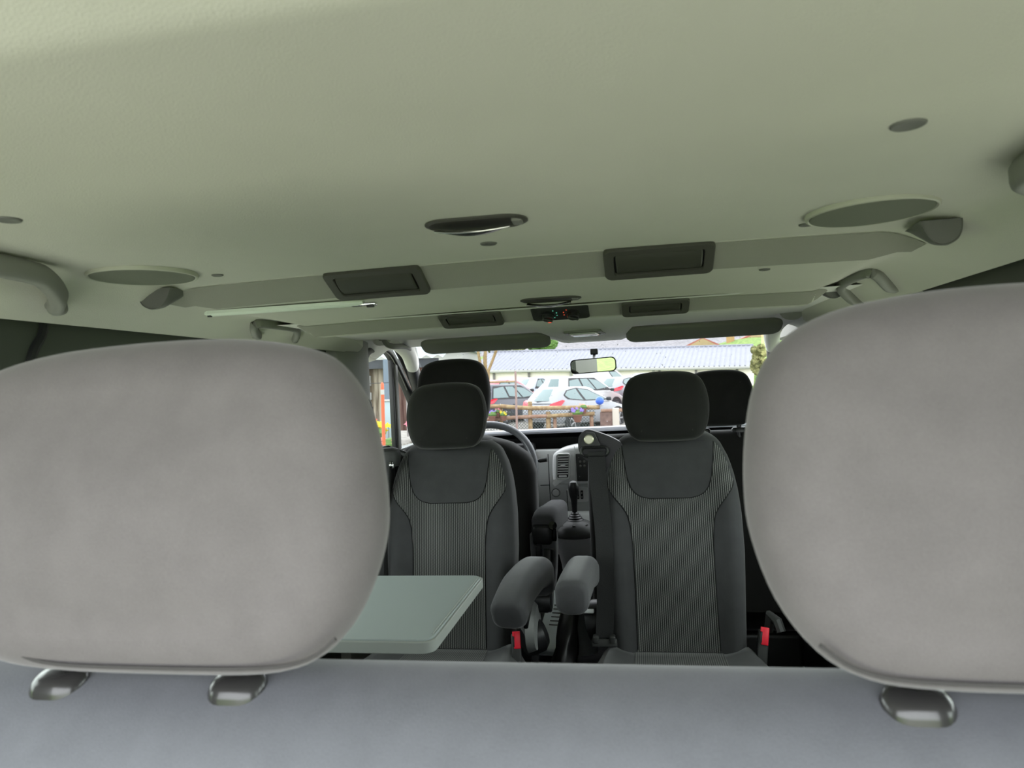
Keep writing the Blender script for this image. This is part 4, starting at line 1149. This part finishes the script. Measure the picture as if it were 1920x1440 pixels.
# ---- parked cars
def car(label, x, y, L, H, colr, kind='hatch', hd=35, w=.88, lights=True):
    t = athing('car', label, 'car', (x, y, ground_z(x, y)), R(90 - hd), 'parked cars beyond the fence')
    m = mat('car_paint_%d' % len(MATS), colr, .28, spec=.5, coat=.5)
    zb = H * (.655 if kind == 'hatch' else .60); van = kind in ('van', 'mpv')
    # lower body
    st = []
    prof = [(0.0, .50, .80, .80 * w), (.06, .34, zb * .93, .93 * w), (.35, .27, zb, w), (L * .3, .25, zb * 1.01, w), (L * .62, .25, zb * .99, w), (L * .74, .26, zb * .97, .99 * w), (L * .88, .27, zb * .84, .95 * w), (L * .97, .33, zb * .70, .84 * w), (L, .42, zb * .55, .7 * w)]
    if van: prof = [(a, b, (c if a < L * .7 else c * 1.04), d) for a, b, c, d in prof]
    rings = []
    for px, s, b, hw in prof:
        rings.append([(px, yy * hw, s + (b - s) * q) for yy, q in ((-.86, 0), (-.97, .18), (-1, .45), (-.985, .75), (-.93, .96), (-.8, 1.0), (.8, 1.0), (.93, .96), (.985, .75), (1, .45), (.97, .18), (.86, 0))])
    body = MB().loft(rings)
    # greenhouse
    if kind == 'hatch': B = (.12, L * .74); T = (.62, L * .50)
    elif kind == 'sedan': B = (.75, L * .76); T = (1.45, L * .50)
    elif kind == 'mpv': B = (.05, L * .80); T = (.30, L * .56)
    else: B = (.02, L * .86); T = (.12, L * .62)
    wb, wr = .93 * w, .68 * w
    G = []
    for v in (0, .35, .7, .88, .97, 1.0):
        e = v ** 1.25
        z = zb * .97 + (H - zb * .97) * v
        x0 = B[0] + (T[0] - B[0]) * e; x1 = B[1] + (T[1] - B[1]) * (v ** .92)
        ww = wb + (wr - wb) * (v ** 1.3)
        if v > .9: x0 += .18 * (v - .9) * 10 * .5; x1 -= .30 * (v - .9) * 10 * .5; ww -= .06 * (v - .9) * 10
        n = 10; ring = []
        cr = .16
        for px, py, a0 in ((x1 - cr, ww - cr, 0), (x0 + cr, ww - cr, 90), (x0 + cr, -ww + cr, 180), (x1 - cr, -ww + cr, 270)):
            for i in range(5):
                a = R(a0 + 22.5 * i); ring.append((px + cr * math.cos(a), py + cr * math.sin(a), z + .02 * (1 - abs(py) / ww) * (v > .9)))
        G.append(ring)
    body.loft(G)
    bd = body.build('body', m, t, ang=32)
    def gp(u, v, s):     # point on side glass plane, u 0..1 rear to front, v 0..1 up
        e = v ** 1.25
        x0 = B[0] + (T[0] - B[0]) * e; x1 = B[1] + (T[1] - B[1]) * (v ** .92)
        return (x0 + (x1 - x0) * u, s * (wb + (wr - wb) * (v ** 1.3) + .012), zb * .97 + (H - zb * .97) * v)
    def patch(poly, s, nm, mm, par, inset=0):
        # polygon in uv, gridded vertically for curvature
        mb = MB(); rows = []
        v0 = min(p[1] for p in poly); v1 = max(p[1] for p in poly)
        def span(v):
            xs_ = []
            for i in range(len(poly)):
                a, b = poly[i], poly[(i + 1) % len(poly)]
                if a[1] == b[1]: continue
                if min(a[1], b[1]) <= v <= max(a[1], b[1]): xs_.append(a[0] + (b[0] - a[0]) * (v - a[1]) / (b[1] - a[1]))
            return min(xs_), max(xs_)
        for k in range(7):
            v = v0 + (v1 - v0) * (k / 6 * .998 + .001)
            a, b = span(v)
            rows.append([Vector(gp(a + (b - a) * i / 6, v, s)) + Vector((0, s * inset, 0)) for i in range(7)])
        return mb.grid(rows).build(nm, mm, par, ang=60)
    if kind == 'van': wins = [[(.62, .22), (.62, .84), (.86, .84), (.95, .22)]]
    elif kind == 'mpv': wins = [[(.06, .2), (.08, .84), (.34, .86), (.36, .2)], [(.39, .2), (.39, .86), (.60, .86), (.62, .18)], [(.65, .18), (.64, .86), (.84, .84), (.95, .2)]]
    elif kind == 'sedan': wins = [[(.16, .2), (.22, .84), (.46, .86), (.50, .18)], [(.54, .18), (.52, .86), (.76, .84), (.93, .18)]]
    else: wins = [[(.10, .5), (.17, .84), (.42, .88), (.47, .16), (.22, .26)], [(.52, .16), (.48, .88), (.74, .84), (.94, .16)]]
    for s in (-1, 1):
        fr = [(min(p[0] for q in wins for p in q) - .02, .12), (min(p[0] for q in wins for p in q if p[1] > .5) - .01, .91), (max(p[0] for q in wins for p in q if p[1] > .5) + .01, .91), (max(p[0] for q in wins for p in q) + .015, .12)]
        if kind == 'hatch': fr = [(.20, .2), (.075, .5), (.15, .9), (.45, .94), (.76, .9), (.965, .12), (.5, .12)]
        f_ = patch(fr, s, 'window_frame', CARDARK, bd)
        for wn in wins: patch(wn, s, 'side_window', CARGLASS, bd, .008)
    # rear and front glass
    def endglass(front):
        rows = []
        for k in range(6):
            v = .16 + .72 * k / 5; e = v ** 1.25
            xx = (B[1] + (T[1] - B[1]) * (v ** .92) + .012) if front else (B[0] + (T[0] - B[0]) * e - .012)
            hw = (wb + (wr - wb) * (v ** 1.3)) * (.80 if front else .78)
            rows.append([(xx + (-.10 if front else .10) * (abs(i - 4) / 4) ** 3, hw * (i - 4) / 4, zb * .97 + (H - zb * .97) * v) for i in range(9)])
        return MB().grid(rows).build('windscreen' if front else 'rear_window', CARGLASS, bd, ang=60)
    endglass(True)
    if kind != 'van': endglass(False)
    # wheels with dark arches
    for fx in (.17 * L + .12, L * .80):
        for s in (-1, 1):
            MB().lathe([(.40, -.02), (.40, .02)], 28, Matrix.Translation((fx, s * w * .985, .36)) @ Euler((R(90), 0, 0)).to_matrix().to_4x4()).build('wheel_arch', CARDARK, bd)
            wh = MB().lathe([(.001, -.1), (.28, -.1), (.32, -.07), (.32, .07), (.28, .1), (.23, .1), (.001, .06)], 28, Matrix.Translation((fx, s * (w - .06), .32)) @ Euler((R(-90 * s), 0, 0)).to_matrix().to_4x4()).build('wheel', TYRE, t)
            mb = MB()
            for j in range(5):
                a = 2 * PI * j / 5
                mb.box((fx + .115 * math.cos(a), s * (w + .035), .32 + .115 * math.sin(a)), (.20, .03, .06), .01, (0, -a, 0))
            mb.lathe([(.215, -.01), (.235, .0), (.215, .01)], 28, Matrix.Translation((fx, s * (w + .035), .32)) @ Euler((R(90), 0, 0)).to_matrix().to_4x4(), False, False)
            mb.build('rim', RIM, wh)
    # tail lamps, plate, bumper, mirrors, handles
    for s in (-1, 1):
        P = [(.02, s * .50 * w, zb * .87), (.0, s * .60 * w, zb * .83), (.04, s * .84 * w, zb * .84), (.22, s * 1.0 * w, zb * .90), (.42, s * 1.0 * w, zb * 1.06), (.33, s * .965 * w, zb * 1.09), (.14, s * .88 * w, zb * 1.04), (.04, s * .66 * w, zb * .97)]
        cen = Vector((.11, s * .82 * w, zb * .955))
        Pi = [Vector(p) + Vector((-.03, s * .02, 0)) for p in P]
        MB().add([tuple(q) for q in Pi] + [tuple(cen + Vector((-.06, s * .05, 0)))] + [tuple(Vector(p) + Vector((.08, -s * .06, 0))) for p in P],
                 [(i, (i + 1) % 8, 8) for i in range(8)] + [(i, (i + 1) % 8, 9 + (i + 1) % 8, 9 + i) for i in range(8)]).build('tail_lamp', TAIL, t)
        MB().box((B[1] - .42, s * (w + .09), zb + .06), (.12, .2, .14), .05).build('door_mirror', CARDARK, t)
        for hx in (L * .36, L * .56):
            MB().box((hx, s * (w * 1.0), zb * .82), (.2, .03, .035), .01).build('door_handle', m, bd)
    MB().box((-.0, 0, .80 * zb), (.05, .54, .13), .01).build('number_plate', PLATE, t, smooth=False)
    MB().box((.02, 0, .50), (.14, 1.3 * w, .18), .05).build('rear_bumper', m, t)
    MB().box((B[0] + .05, 0, zb + .03), (.02, .4, .03), .008, (0, 0, R(8))).build('rear_wiper', CARDARK, t)
    return t
SILVERPAINT = (.25, .26, .28); WHITEPAINT = (.36, .36, .36)
car('silver crossover with red tail lamp, nearest car behind the log fence', -3.42, 24.5, 4.3, 1.53, SILVERPAINT)
car('dark navy car with bright windows left of the silver crossover', -6.35, 27.4, 3.9, 1.58, (.045, .045, .06), 'mpv')
car('red hatchback at the left end, half behind the driver headrest', -7.0, 31.0, 3.9, 1.66, (.5, .10, .12))
car('blue-grey saloon between the red and the white cars', -4.95, 34.6, 4.3, 1.48, (.24, .28, .36), 'sedan')
car('pale blue-grey car in the back row nearest the barn on the left', -6.6, 36.5, 4.2, 1.58, (.33, .36, .42), 'sedan')
car('white crossover just behind the silver crossover', -3.7, 30.75, 4.4, 1.72, WHITEPAINT, 'mpv')
car('white delivery van close to the barn below the mirror', -3.0, 38.5, 4.0, 1.85, WHITEPAINT, 'van')
car('grey hatchback right of the white crossover', -1.6, 35.2, 4.0, 1.52, (.25, .26, .29))
car('small red and white hatchback at the edge of the right headrest', .05, 33.0, 3.8, 1.5, (.5, .06, .08))
car('pale blue car in the back row on the right near the barn wall', -.6, 42.5, 4.2, 1.5, (.30, .34, .40), 'sedan')
car('light car seen in the gap between the two right-hand headrests', 5.0, 26.5, 4.2, 1.5, (.35, .36, .38))

# ---- log fence with wire netting
def fence():
    Y = 17
    t = athing('log_fence', 'log fence of round rails and posts with wire netting before the cars', 'fence', (-2.5, Y, 0))
    def rail(nm, pts, r, m): return MB().tube([Vector(p) for p in catmull([(a + 2.5, b, c) for a, b, c in pts], 5, False)], r, 10).build(nm, m, t)
    rail('top_rail', [(-5.6, 0, 1.24), (-4.2, .01, 1.23), (-3.3, 0, 1.20)], .05, WOOD)
    rail('top_rail', [(-3.32, .0, 1.21), (-2.6, .02, 1.15), (-1.8, 0, 1.14), (-.9, 0, 1.135)], .052, WOOD)
    rail('lower_rail', [(-5.6, 0, .91), (-3.8, .01, .89), (-2.9, 0, .93), (-2.1, .0, .95)], .047, WOODRED)
    rail('lower_rail', [(-2.15, -.02, .945), (-1.6, 0, .97), (-1.02, 0, .985)], .048, WOOD)
    for x, h, m, r in ((-5.4, 1.2, WOOD, .06), (-3.85, 1.25, WOODRED, .055), (-2.58, 1.30, WOOD, .055), (-2.14, 1.04, WOOD, .062), (-1.1, .97, WOODRED, .05), (-3.3, 1.22, WOOD, .045), (-1.98, .90, WOODRED, .045)):
        MB().lathe([(r, -.1), (r * .97, h), (r * .6, h + .01)], 12, Matrix.Translation((x + 2.5, .07, 0))).build('post', m, t)
    mb = MB()
    x0, x1, z0, z1 = -5.4, -1.0, .1, 1.1
    s = .075; k = int((x1 - x0 + 1) / s)
    for i in range(k):
        for sg in (1, -1):
            a = x0 + i * s - (0 if sg > 0 else 0); pa = []
            xa, za, xb, zb = (a - .5, z0, a + .5, z1) if sg > 0 else (a - .5, z1, a + .5, z0)
            # clip to the panel
            if xa < x0: za += (x0 - xa) * (zb - za) / (xb - xa); xa = x0
            if xb > x1: zb -= (xb - x1) * (zb - za) / (xb - xa); xb = x1
            if xb - xa < .02: continue
            d = Vector((xb - xa, 0, zb - za)).normalized(); q = Vector((-d.z, 0, d.x)) * .004
            A = Vector((xa + 2.5, .05, za)); B_ = Vector((xb + 2.5, .05, zb)); e = Vector((0, .006, 0))
            mb.add([A + q, A - q, A - q + e, A + q + e, B_ + q, B_ - q, B_ - q + e, B_ + q + e], [(0, 1, 5, 4), (1, 2, 6, 5), (2, 3, 7, 6), (3, 0, 4, 7)])
    mb.build('wire_netting', WIRE, t, smooth=False)
    g = athing('gate_board', 'dark boarded gate panel with pale post right of the log fence', 'gate', (-.6, Y, 0))
    MB().box((-.14, 0, .52), (.30, .06, 1.0), .01).build('dark_board', mat('dark_board', (.15, .10, .085), .9, var=.3, vscale=9), g)
    MB().box((.08, 0, .56), (.16, .12, 1.1), .02).build('pale_post', mat('pale_post', (.48, .44, .38), .8), g)
    MB().box((.17, 0, 1.055), (.88, .10, .075), .02).build('cap_rail', WOODRED, g)
    b = athing('garden_ball', 'shiny blue ball on the fence end in front of the silver crossover', 'ball', (-.89, Y - .02, 1.19))
    MB().lathe([(.0001, 0)] + [(.1 * math.sin(PI * k / 16), .1 - .1 * math.cos(PI * k / 16)) for k in range(1, 16)] + [(.0001, .2)], 28).build('ball', BLUEBALL, b, ang=80)
    MB().tube([(0, 0, -.1), (0, 0, .01)], .012, 8).build('stem', GREYPOST, b)
    p = athing('signpost', 'thin rusty upright tube with crossbar before the navy car', 'post', (-2.88, Y - .15, 0))
    MB().tube([(0, 0, 0), (0, 0, 2.05)], .026, 10).build('upright', RUST, p)
    MB().tube([(-.95, 0, 1.80), (0.01, 0, 1.80)], .022, 10).build('crossbar', WOOD, p)
fence()

def blossoms(mb, n, rx, rz, r, seed):
    rnd = random.Random(seed)
    for _ in range(n):
        c = Vector((rnd.uniform(-rx, rx), rnd.uniform(-rx, rx), rnd.uniform(0, rz)))
        nx = Vector((rnd.uniform(-.6, .6), rnd.uniform(-1, -.2), rnd.uniform(.1, 1))).normalized()
        a = nx.orthogonal().normalized(); b = nx.cross(a)
        vs = [c + nx * r * .15]; 
        for i in range(10):
            q = r * (1 if i % 2 == 0 else .55); vs.append(c + (a * math.cos(PI * i / 5) + b * math.sin(PI * i / 5)) * q)
        mb.add(vs, [(0, 1 + i, 1 + (i + 1) % 10) for i in range(10)])
    return mb
def flower_pot(x, y, z, s, m, lab, seed, n=14):
    t = athing('flower_pot', lab, 'flowers', (x, y, z), 0, 'flower pots along the fence')
    MB().lathe([(.05 * s, 0), (.075 * s, .10 * s), (.08 * s, .10 * s), (.08 * s, .12 * s), (.065 * s, .115 * s), (.001, .10 * s)], 16).build('pot', SOIL, t)
    MB().lathe([(.07 * s, .11 * s), (.09 * s, .15 * s), (.06 * s, .20 * s), (.001, .215 * s)], 12).build('foliage', LEAF, t)
    blossoms(MB(), n, .085 * s, .07 * s, .035 * s, seed).xf(lambda p: p + Vector((0, 0, .155 * s))).build('blossoms', m, t, smooth=False)
flower_pot(-3.2, 16.85, .86, 1.0, YELLOW, 'pot of yellow flowers hanging on the lower log rail', 1)
flower_pot(-3.48, 16.85, .83, 1.25, PURPLE, 'pot of purple flowers beside the yellow ones on the rail', 2)
flower_pot(-3.36, 16.95, .94, .95, PINK, 'pot of pink flowers above the purple and yellow ones', 3)
flower_pot(-1.41, 16.82, .80, 1.5, PURPLE, 'terracotta pot of purple flowers on the rail below the silver crossover doors', 4)
flower_pot(-1.27, 16.9, 1.0, 1.0, mat('salmon_petals', (.6, .28, .2), .7), 'small salmon pink flowers above the right purple pot', 5, 8)
flower_pot(-2.27, 5.9, 1.18, 1.15, YELLOW, 'bunch of yellow flowers seen through the left door window', 6, 22)
flower_pot(-2.50, 6.2, 1.22, 1.2, mat('red_petals', (.55, .1, .1), .7), 'red flowers behind the yellow ones outside the left door window', 7, 16)
flower_pot(-2.09, 6.6, 1.2, 1.2, PINK, 'pink flowers right of the orange post outside the left door', 8, 18)
flower_pot(-2.02, 5.6, 1.16, .8, mat('coral_petals', (.6, .2, .16), .7), 'coral flowers by the quarter light of the left door', 9, 10)

# ---- what the left door window shows
def left_yard():
    s = athing('wooden_shed', 'weathered plank shed with pale corrugated roof outside the left door', 'shed', (-3.9, 9.2, 0))
    MB().box((-.35, 1.2, .95), (2.0, 2.2, 2.35)).build('plank_wall', PLANK, s, smooth=False)
    MB().box((.90, 1.25, .95), (.55, 2.1, 2.3)).build('dark_plank_wall', PLANKDK, s, smooth=False)
    rows = []
    for k in range(2):
        rows.append([(-1.4 + .02 * i, -.12 + 2.8 * k, 2.14 + .95 * k + .018 * math.sin(i * .8)) for i in range(140)])
    MB().grid(rows).build('corrugated_roof', SHEDROOF, s)
    MB().box((.0, -.06, 2.06), (2.6, .05, .12)).build('eaves_board', mat('dark_eaves', (.05, .055, .06), .8), s)
    MB().tube([(.60, -.12, .9), (.60, -.12, 2.12)], .05, 12).build('downpipe', PIPE, s)
    mb = MB()
    for x, z, w, h in ((-.0, 1.83, .07, .16), (.16, 1.84, .06, .14), (.04, 1.62, .10, .12), (.17, 1.63, .05, .1)): mb.box((x + .1, .08, z), (w, .05, h))
    mb.build('window_frames', WHITEP, s, smooth=False)
    MB().box((.14, .06, 1.73), (.2, .06, .06)).build('dark_sign', CARDARK, s, smooth=False)
    p = athing('marker_post', 'slim orange and white marker post outside the left door window', 'post', (-1.855, 5, 0))
    MB().lathe([(.013, 0), (.013, 1.70), (.013, 1.715)], 12, None).build('post', ORANGE, p)
    MB().lathe([(.0135, 1.695), (.0135, 1.732)], 12).build('reflector_band', WHITEP, p)
    MB().lathe([(.013, 1.732), (.012, 1.775), (.006, 1.785), (.001, 1.786)], 12).build('tip', ORANGE, p)
    b = athing('meter_cabinet', 'pale blue upright cabinet behind the yellow flowers at the left door', 'cabinet', (-2.28, 6.3, 1.2))
    MB().box((0, 0, .21), (.085, .09, .42), .006).build('cabinet', BOXBLUE, b)
    MB().box((0, 0, .425), (.10, .11, .016), .003).build('lid', WHITEP, b)
    MB().box((.01, -.047, .10), (.006, .004, .16)).build('slot', GREYPL, b, smooth=False)
    r = athing('log_rail', 'yellowish log rail crossing outside the quarter light', 'rail', (-2.1, 6.8, 1.2))
    MB().tube([(-.12, 0, .405), (.5, .05, .40)], .032, 10).build('log', WOOD, r)
    for x in (-.1, .45): MB().tube([(x, .05, -.1), (x, .05, .42)], .028, 10).build('post', WOOD, r)
    w = athing('wire_line', 'thin dark wire stretched in front of the shed', 'wire', (-2.9, 7.2, 1.2))
    MB().tube([(-.3, 0, .585), (.5, 0, .60)], .004, 6).build('strand', CARDARK, w)
    MB().tube([(.5, 0, -.1), (.5, 0, .61)], .012, 8).build('stake', GREYPOST, w)
left_yard()

# ---- slopes, bushes, houses and trees beyond the barn
def leafy(name, lab, cat, loc, rx, rz, m, seed, n=9, group=None):
    rnd = random.Random(seed)
    t = athing(name, lab, cat, loc, 0, group)
    mb = MB(); bm = bmesh.new(); bmesh.ops.create_icosphere(bm, subdivisions=3, radius=1)
    V0 = [v.co.copy() for v in bm.verts]; F0 = [tuple(v.index for v in f.verts) for f in bm.faces]; bm.free()
    for _ in range(n):
        c = Vector((rnd.uniform(-rx, rx) * .7, rnd.uniform(-.5, .5) * rx * .6, rz * rnd.uniform(.35, .88))); r = rnd.uniform(.35, .6) * min(rx, rz)
        mb.add([c + v * r * (1 + rnd.uniform(-.16, .16)) for v in V0], F0)
    mb.build('foliage', m, t, smooth=False)
    MB().tube([(0, 0, -.5), (0, 0, rz * .5)], rx * .05, 8).build('trunk', BARK, t)
def background():
    # wooded hillside
    rows = []; rnd = random.Random(11)
    for k in range(14):
        y = 170 + k * 12
        rows.append([(x, y, GH + (y * (.0405 + .0035 * k)) + 1.2 * math.sin(x * .035 + 1) * k / 13 + rnd.uniform(-.3, .3)) for x in range(-160, 161, 3)])
    struct(put(MB().grid(rows).build('hills', HILLM, smooth=False)))
    leafy('bush', 'olive green bush right above the barn roof beside the left visor', 'bush', (-20.2, 110, 6.6), 4.2, 1.9, BUSHM, 1, 12, 'bushes above the barn roof')
    leafy('bush', 'darker green bush right of the olive one above the barn roof', 'bush', (-14.8, 112, 6.8), 2.2, 2.1, LEAF, 2, 9, 'bushes above the barn roof')
    leafy('tree', 'sparse yellowish shrub beyond the right end of the barn', 'tree', (7.6, 47, .9), .42, 3.3, BUSHM, 3, 44)
    leafy('bush', 'small green bush at the right windscreen edge', 'bush', (7.9, 48, .9), .35, 1.1, LEAF, 4, 8, 'bushes by the barn end')
    # bare tree in front of the barn, left
    t = athing('bare_tree', 'bare brown tree forking in front of the barn beside the driver headrest', 'tree', (-7.3, 33.0 + 1, .2))
    MB().tube([(0, 0, 0), (.03, 0, 1.4), (.1, 0, 2.2)], .16, 10, scale=[1.2, 1, .8]).build('trunk', BARK, t)
    for q in (((.02, 0, 1.5), (-.25, 0, 2.6), (-.42, .1, 3.6)), ((.06, 0, 1.6), (.02, 0, 2.6), (.05, 0, 3.7)), ((.1, 0, 2.1), (.45, 0, 2.9), (.75, 0, 3.7)), ((.02, 0, 2.0), (-.05, .1, 2.9), (.2, .1, 3.8))):
        MB().tube(catmull([Vector(p) for p in q], 4, False), .07, 8).build('branch', BARK, t)
    # houses
    def house(lab, x, y, z, w, d, h, rh, gable_x=True, chim=None):
        t = athing('house', lab, 'house', (x, y, z), 0, 'red roofed houses on the slope')
        MB().box((0, d / 2, h / 2 - 1), (w, d, h + 2)).build('wall', PLASTER, t, smooth=False)
        o = .3
        rf = MB().loft([[(-w / 2 - o, yy, h - .15), (w / 2 + o, yy, h - .15), (w / 2 + o, yy, h), (0, yy, h + rh), (-w / 2 - o, yy, h)] for yy in (-o, d + o)] if gable_x else
                  [[(xx, -o, h - .15), (xx, d + o, h - .15), (xx, d + o, h), (xx, d / 2, h + rh), (xx, -o, h)] for xx in (-w / 2 - o, w / 2 + o)]).build('roof', TILE, t, smooth=False)
        if gable_x: MB().add([(-w / 2, -o - .02, h - .1), (w / 2, -o - .02, h - .1), (0, -o - .02, h + rh * .9)], [(0, 1, 2)]).build('gable_wall', PLASTER, t, smooth=False)
        if chim: MB().box(chim, (.8, .8, 2.2)).build('chimney', PLASTER, rf, smooth=False)
    house('long low red roof just showing over the barn ridge', 1.3, 84, 4.45, 4.6, 5, .6, .5, False)
    house('house with salmon gable roof seen under the right visor', 7.3, 82, 4.3, 4.0, 7, 1.0, 1.05, True)
    house('ochre house with chimney and red roof at the right windscreen corner', 13.1, 80, 4.2, 6.2, 8, 1.1, 1.5, True)
    wb = athing('white_building', 'plain white building left of the barn behind the bare tree', 'building', (-18.2, 56, 1.5))
    MB().box((0, 3, 1.4), (8.6, 6, 3.4)).build('wall', WHITEP, wb, smooth=False)
    MB().loft([[(xx, -.3, 3.05), (xx, 6.3, 3.05), (xx, 3, 3.6)] for xx in (-4.6, 4.6)]).build('roof', SHEDROOF, wb, smooth=False)
    tw = athing('silo', 'tan round silo between the two red roofed houses', 'silo', (9.95, 79, 4.2))
    MB().lathe([(.42, -1), (.42, 1.9), (.45, 1.95), (.40, 2.1), (.001, 2.15)], 20).build('drum', mat('tan_silo', (.45, .28, .14), .8), tw)
background()

# ------------------------------------------------------------------ light
w = bpy.data.worlds.new('overcast'); bpy.context.scene.world = w
w.use_nodes = True
bg = w.node_tree.nodes['Background']
bg.inputs['Color'].default_value = (.93, .97, 1.0, 1)
bg.inputs['Strength'].default_value = 6
sc = bpy.context.scene
sc.view_settings.view_transform = 'Standard'
sc.view_settings.look = 'None'
sc.view_settings.gamma = 1
sc.view_settings.use_curve_mapping = False
sc.view_settings.exposure = 0
sc.cycles.max_bounces = 12
sc.cycles.diffuse_bounces = 6
sc.cycles.transparent_max_bounces = 16
sc.cycles.use_denoising = True
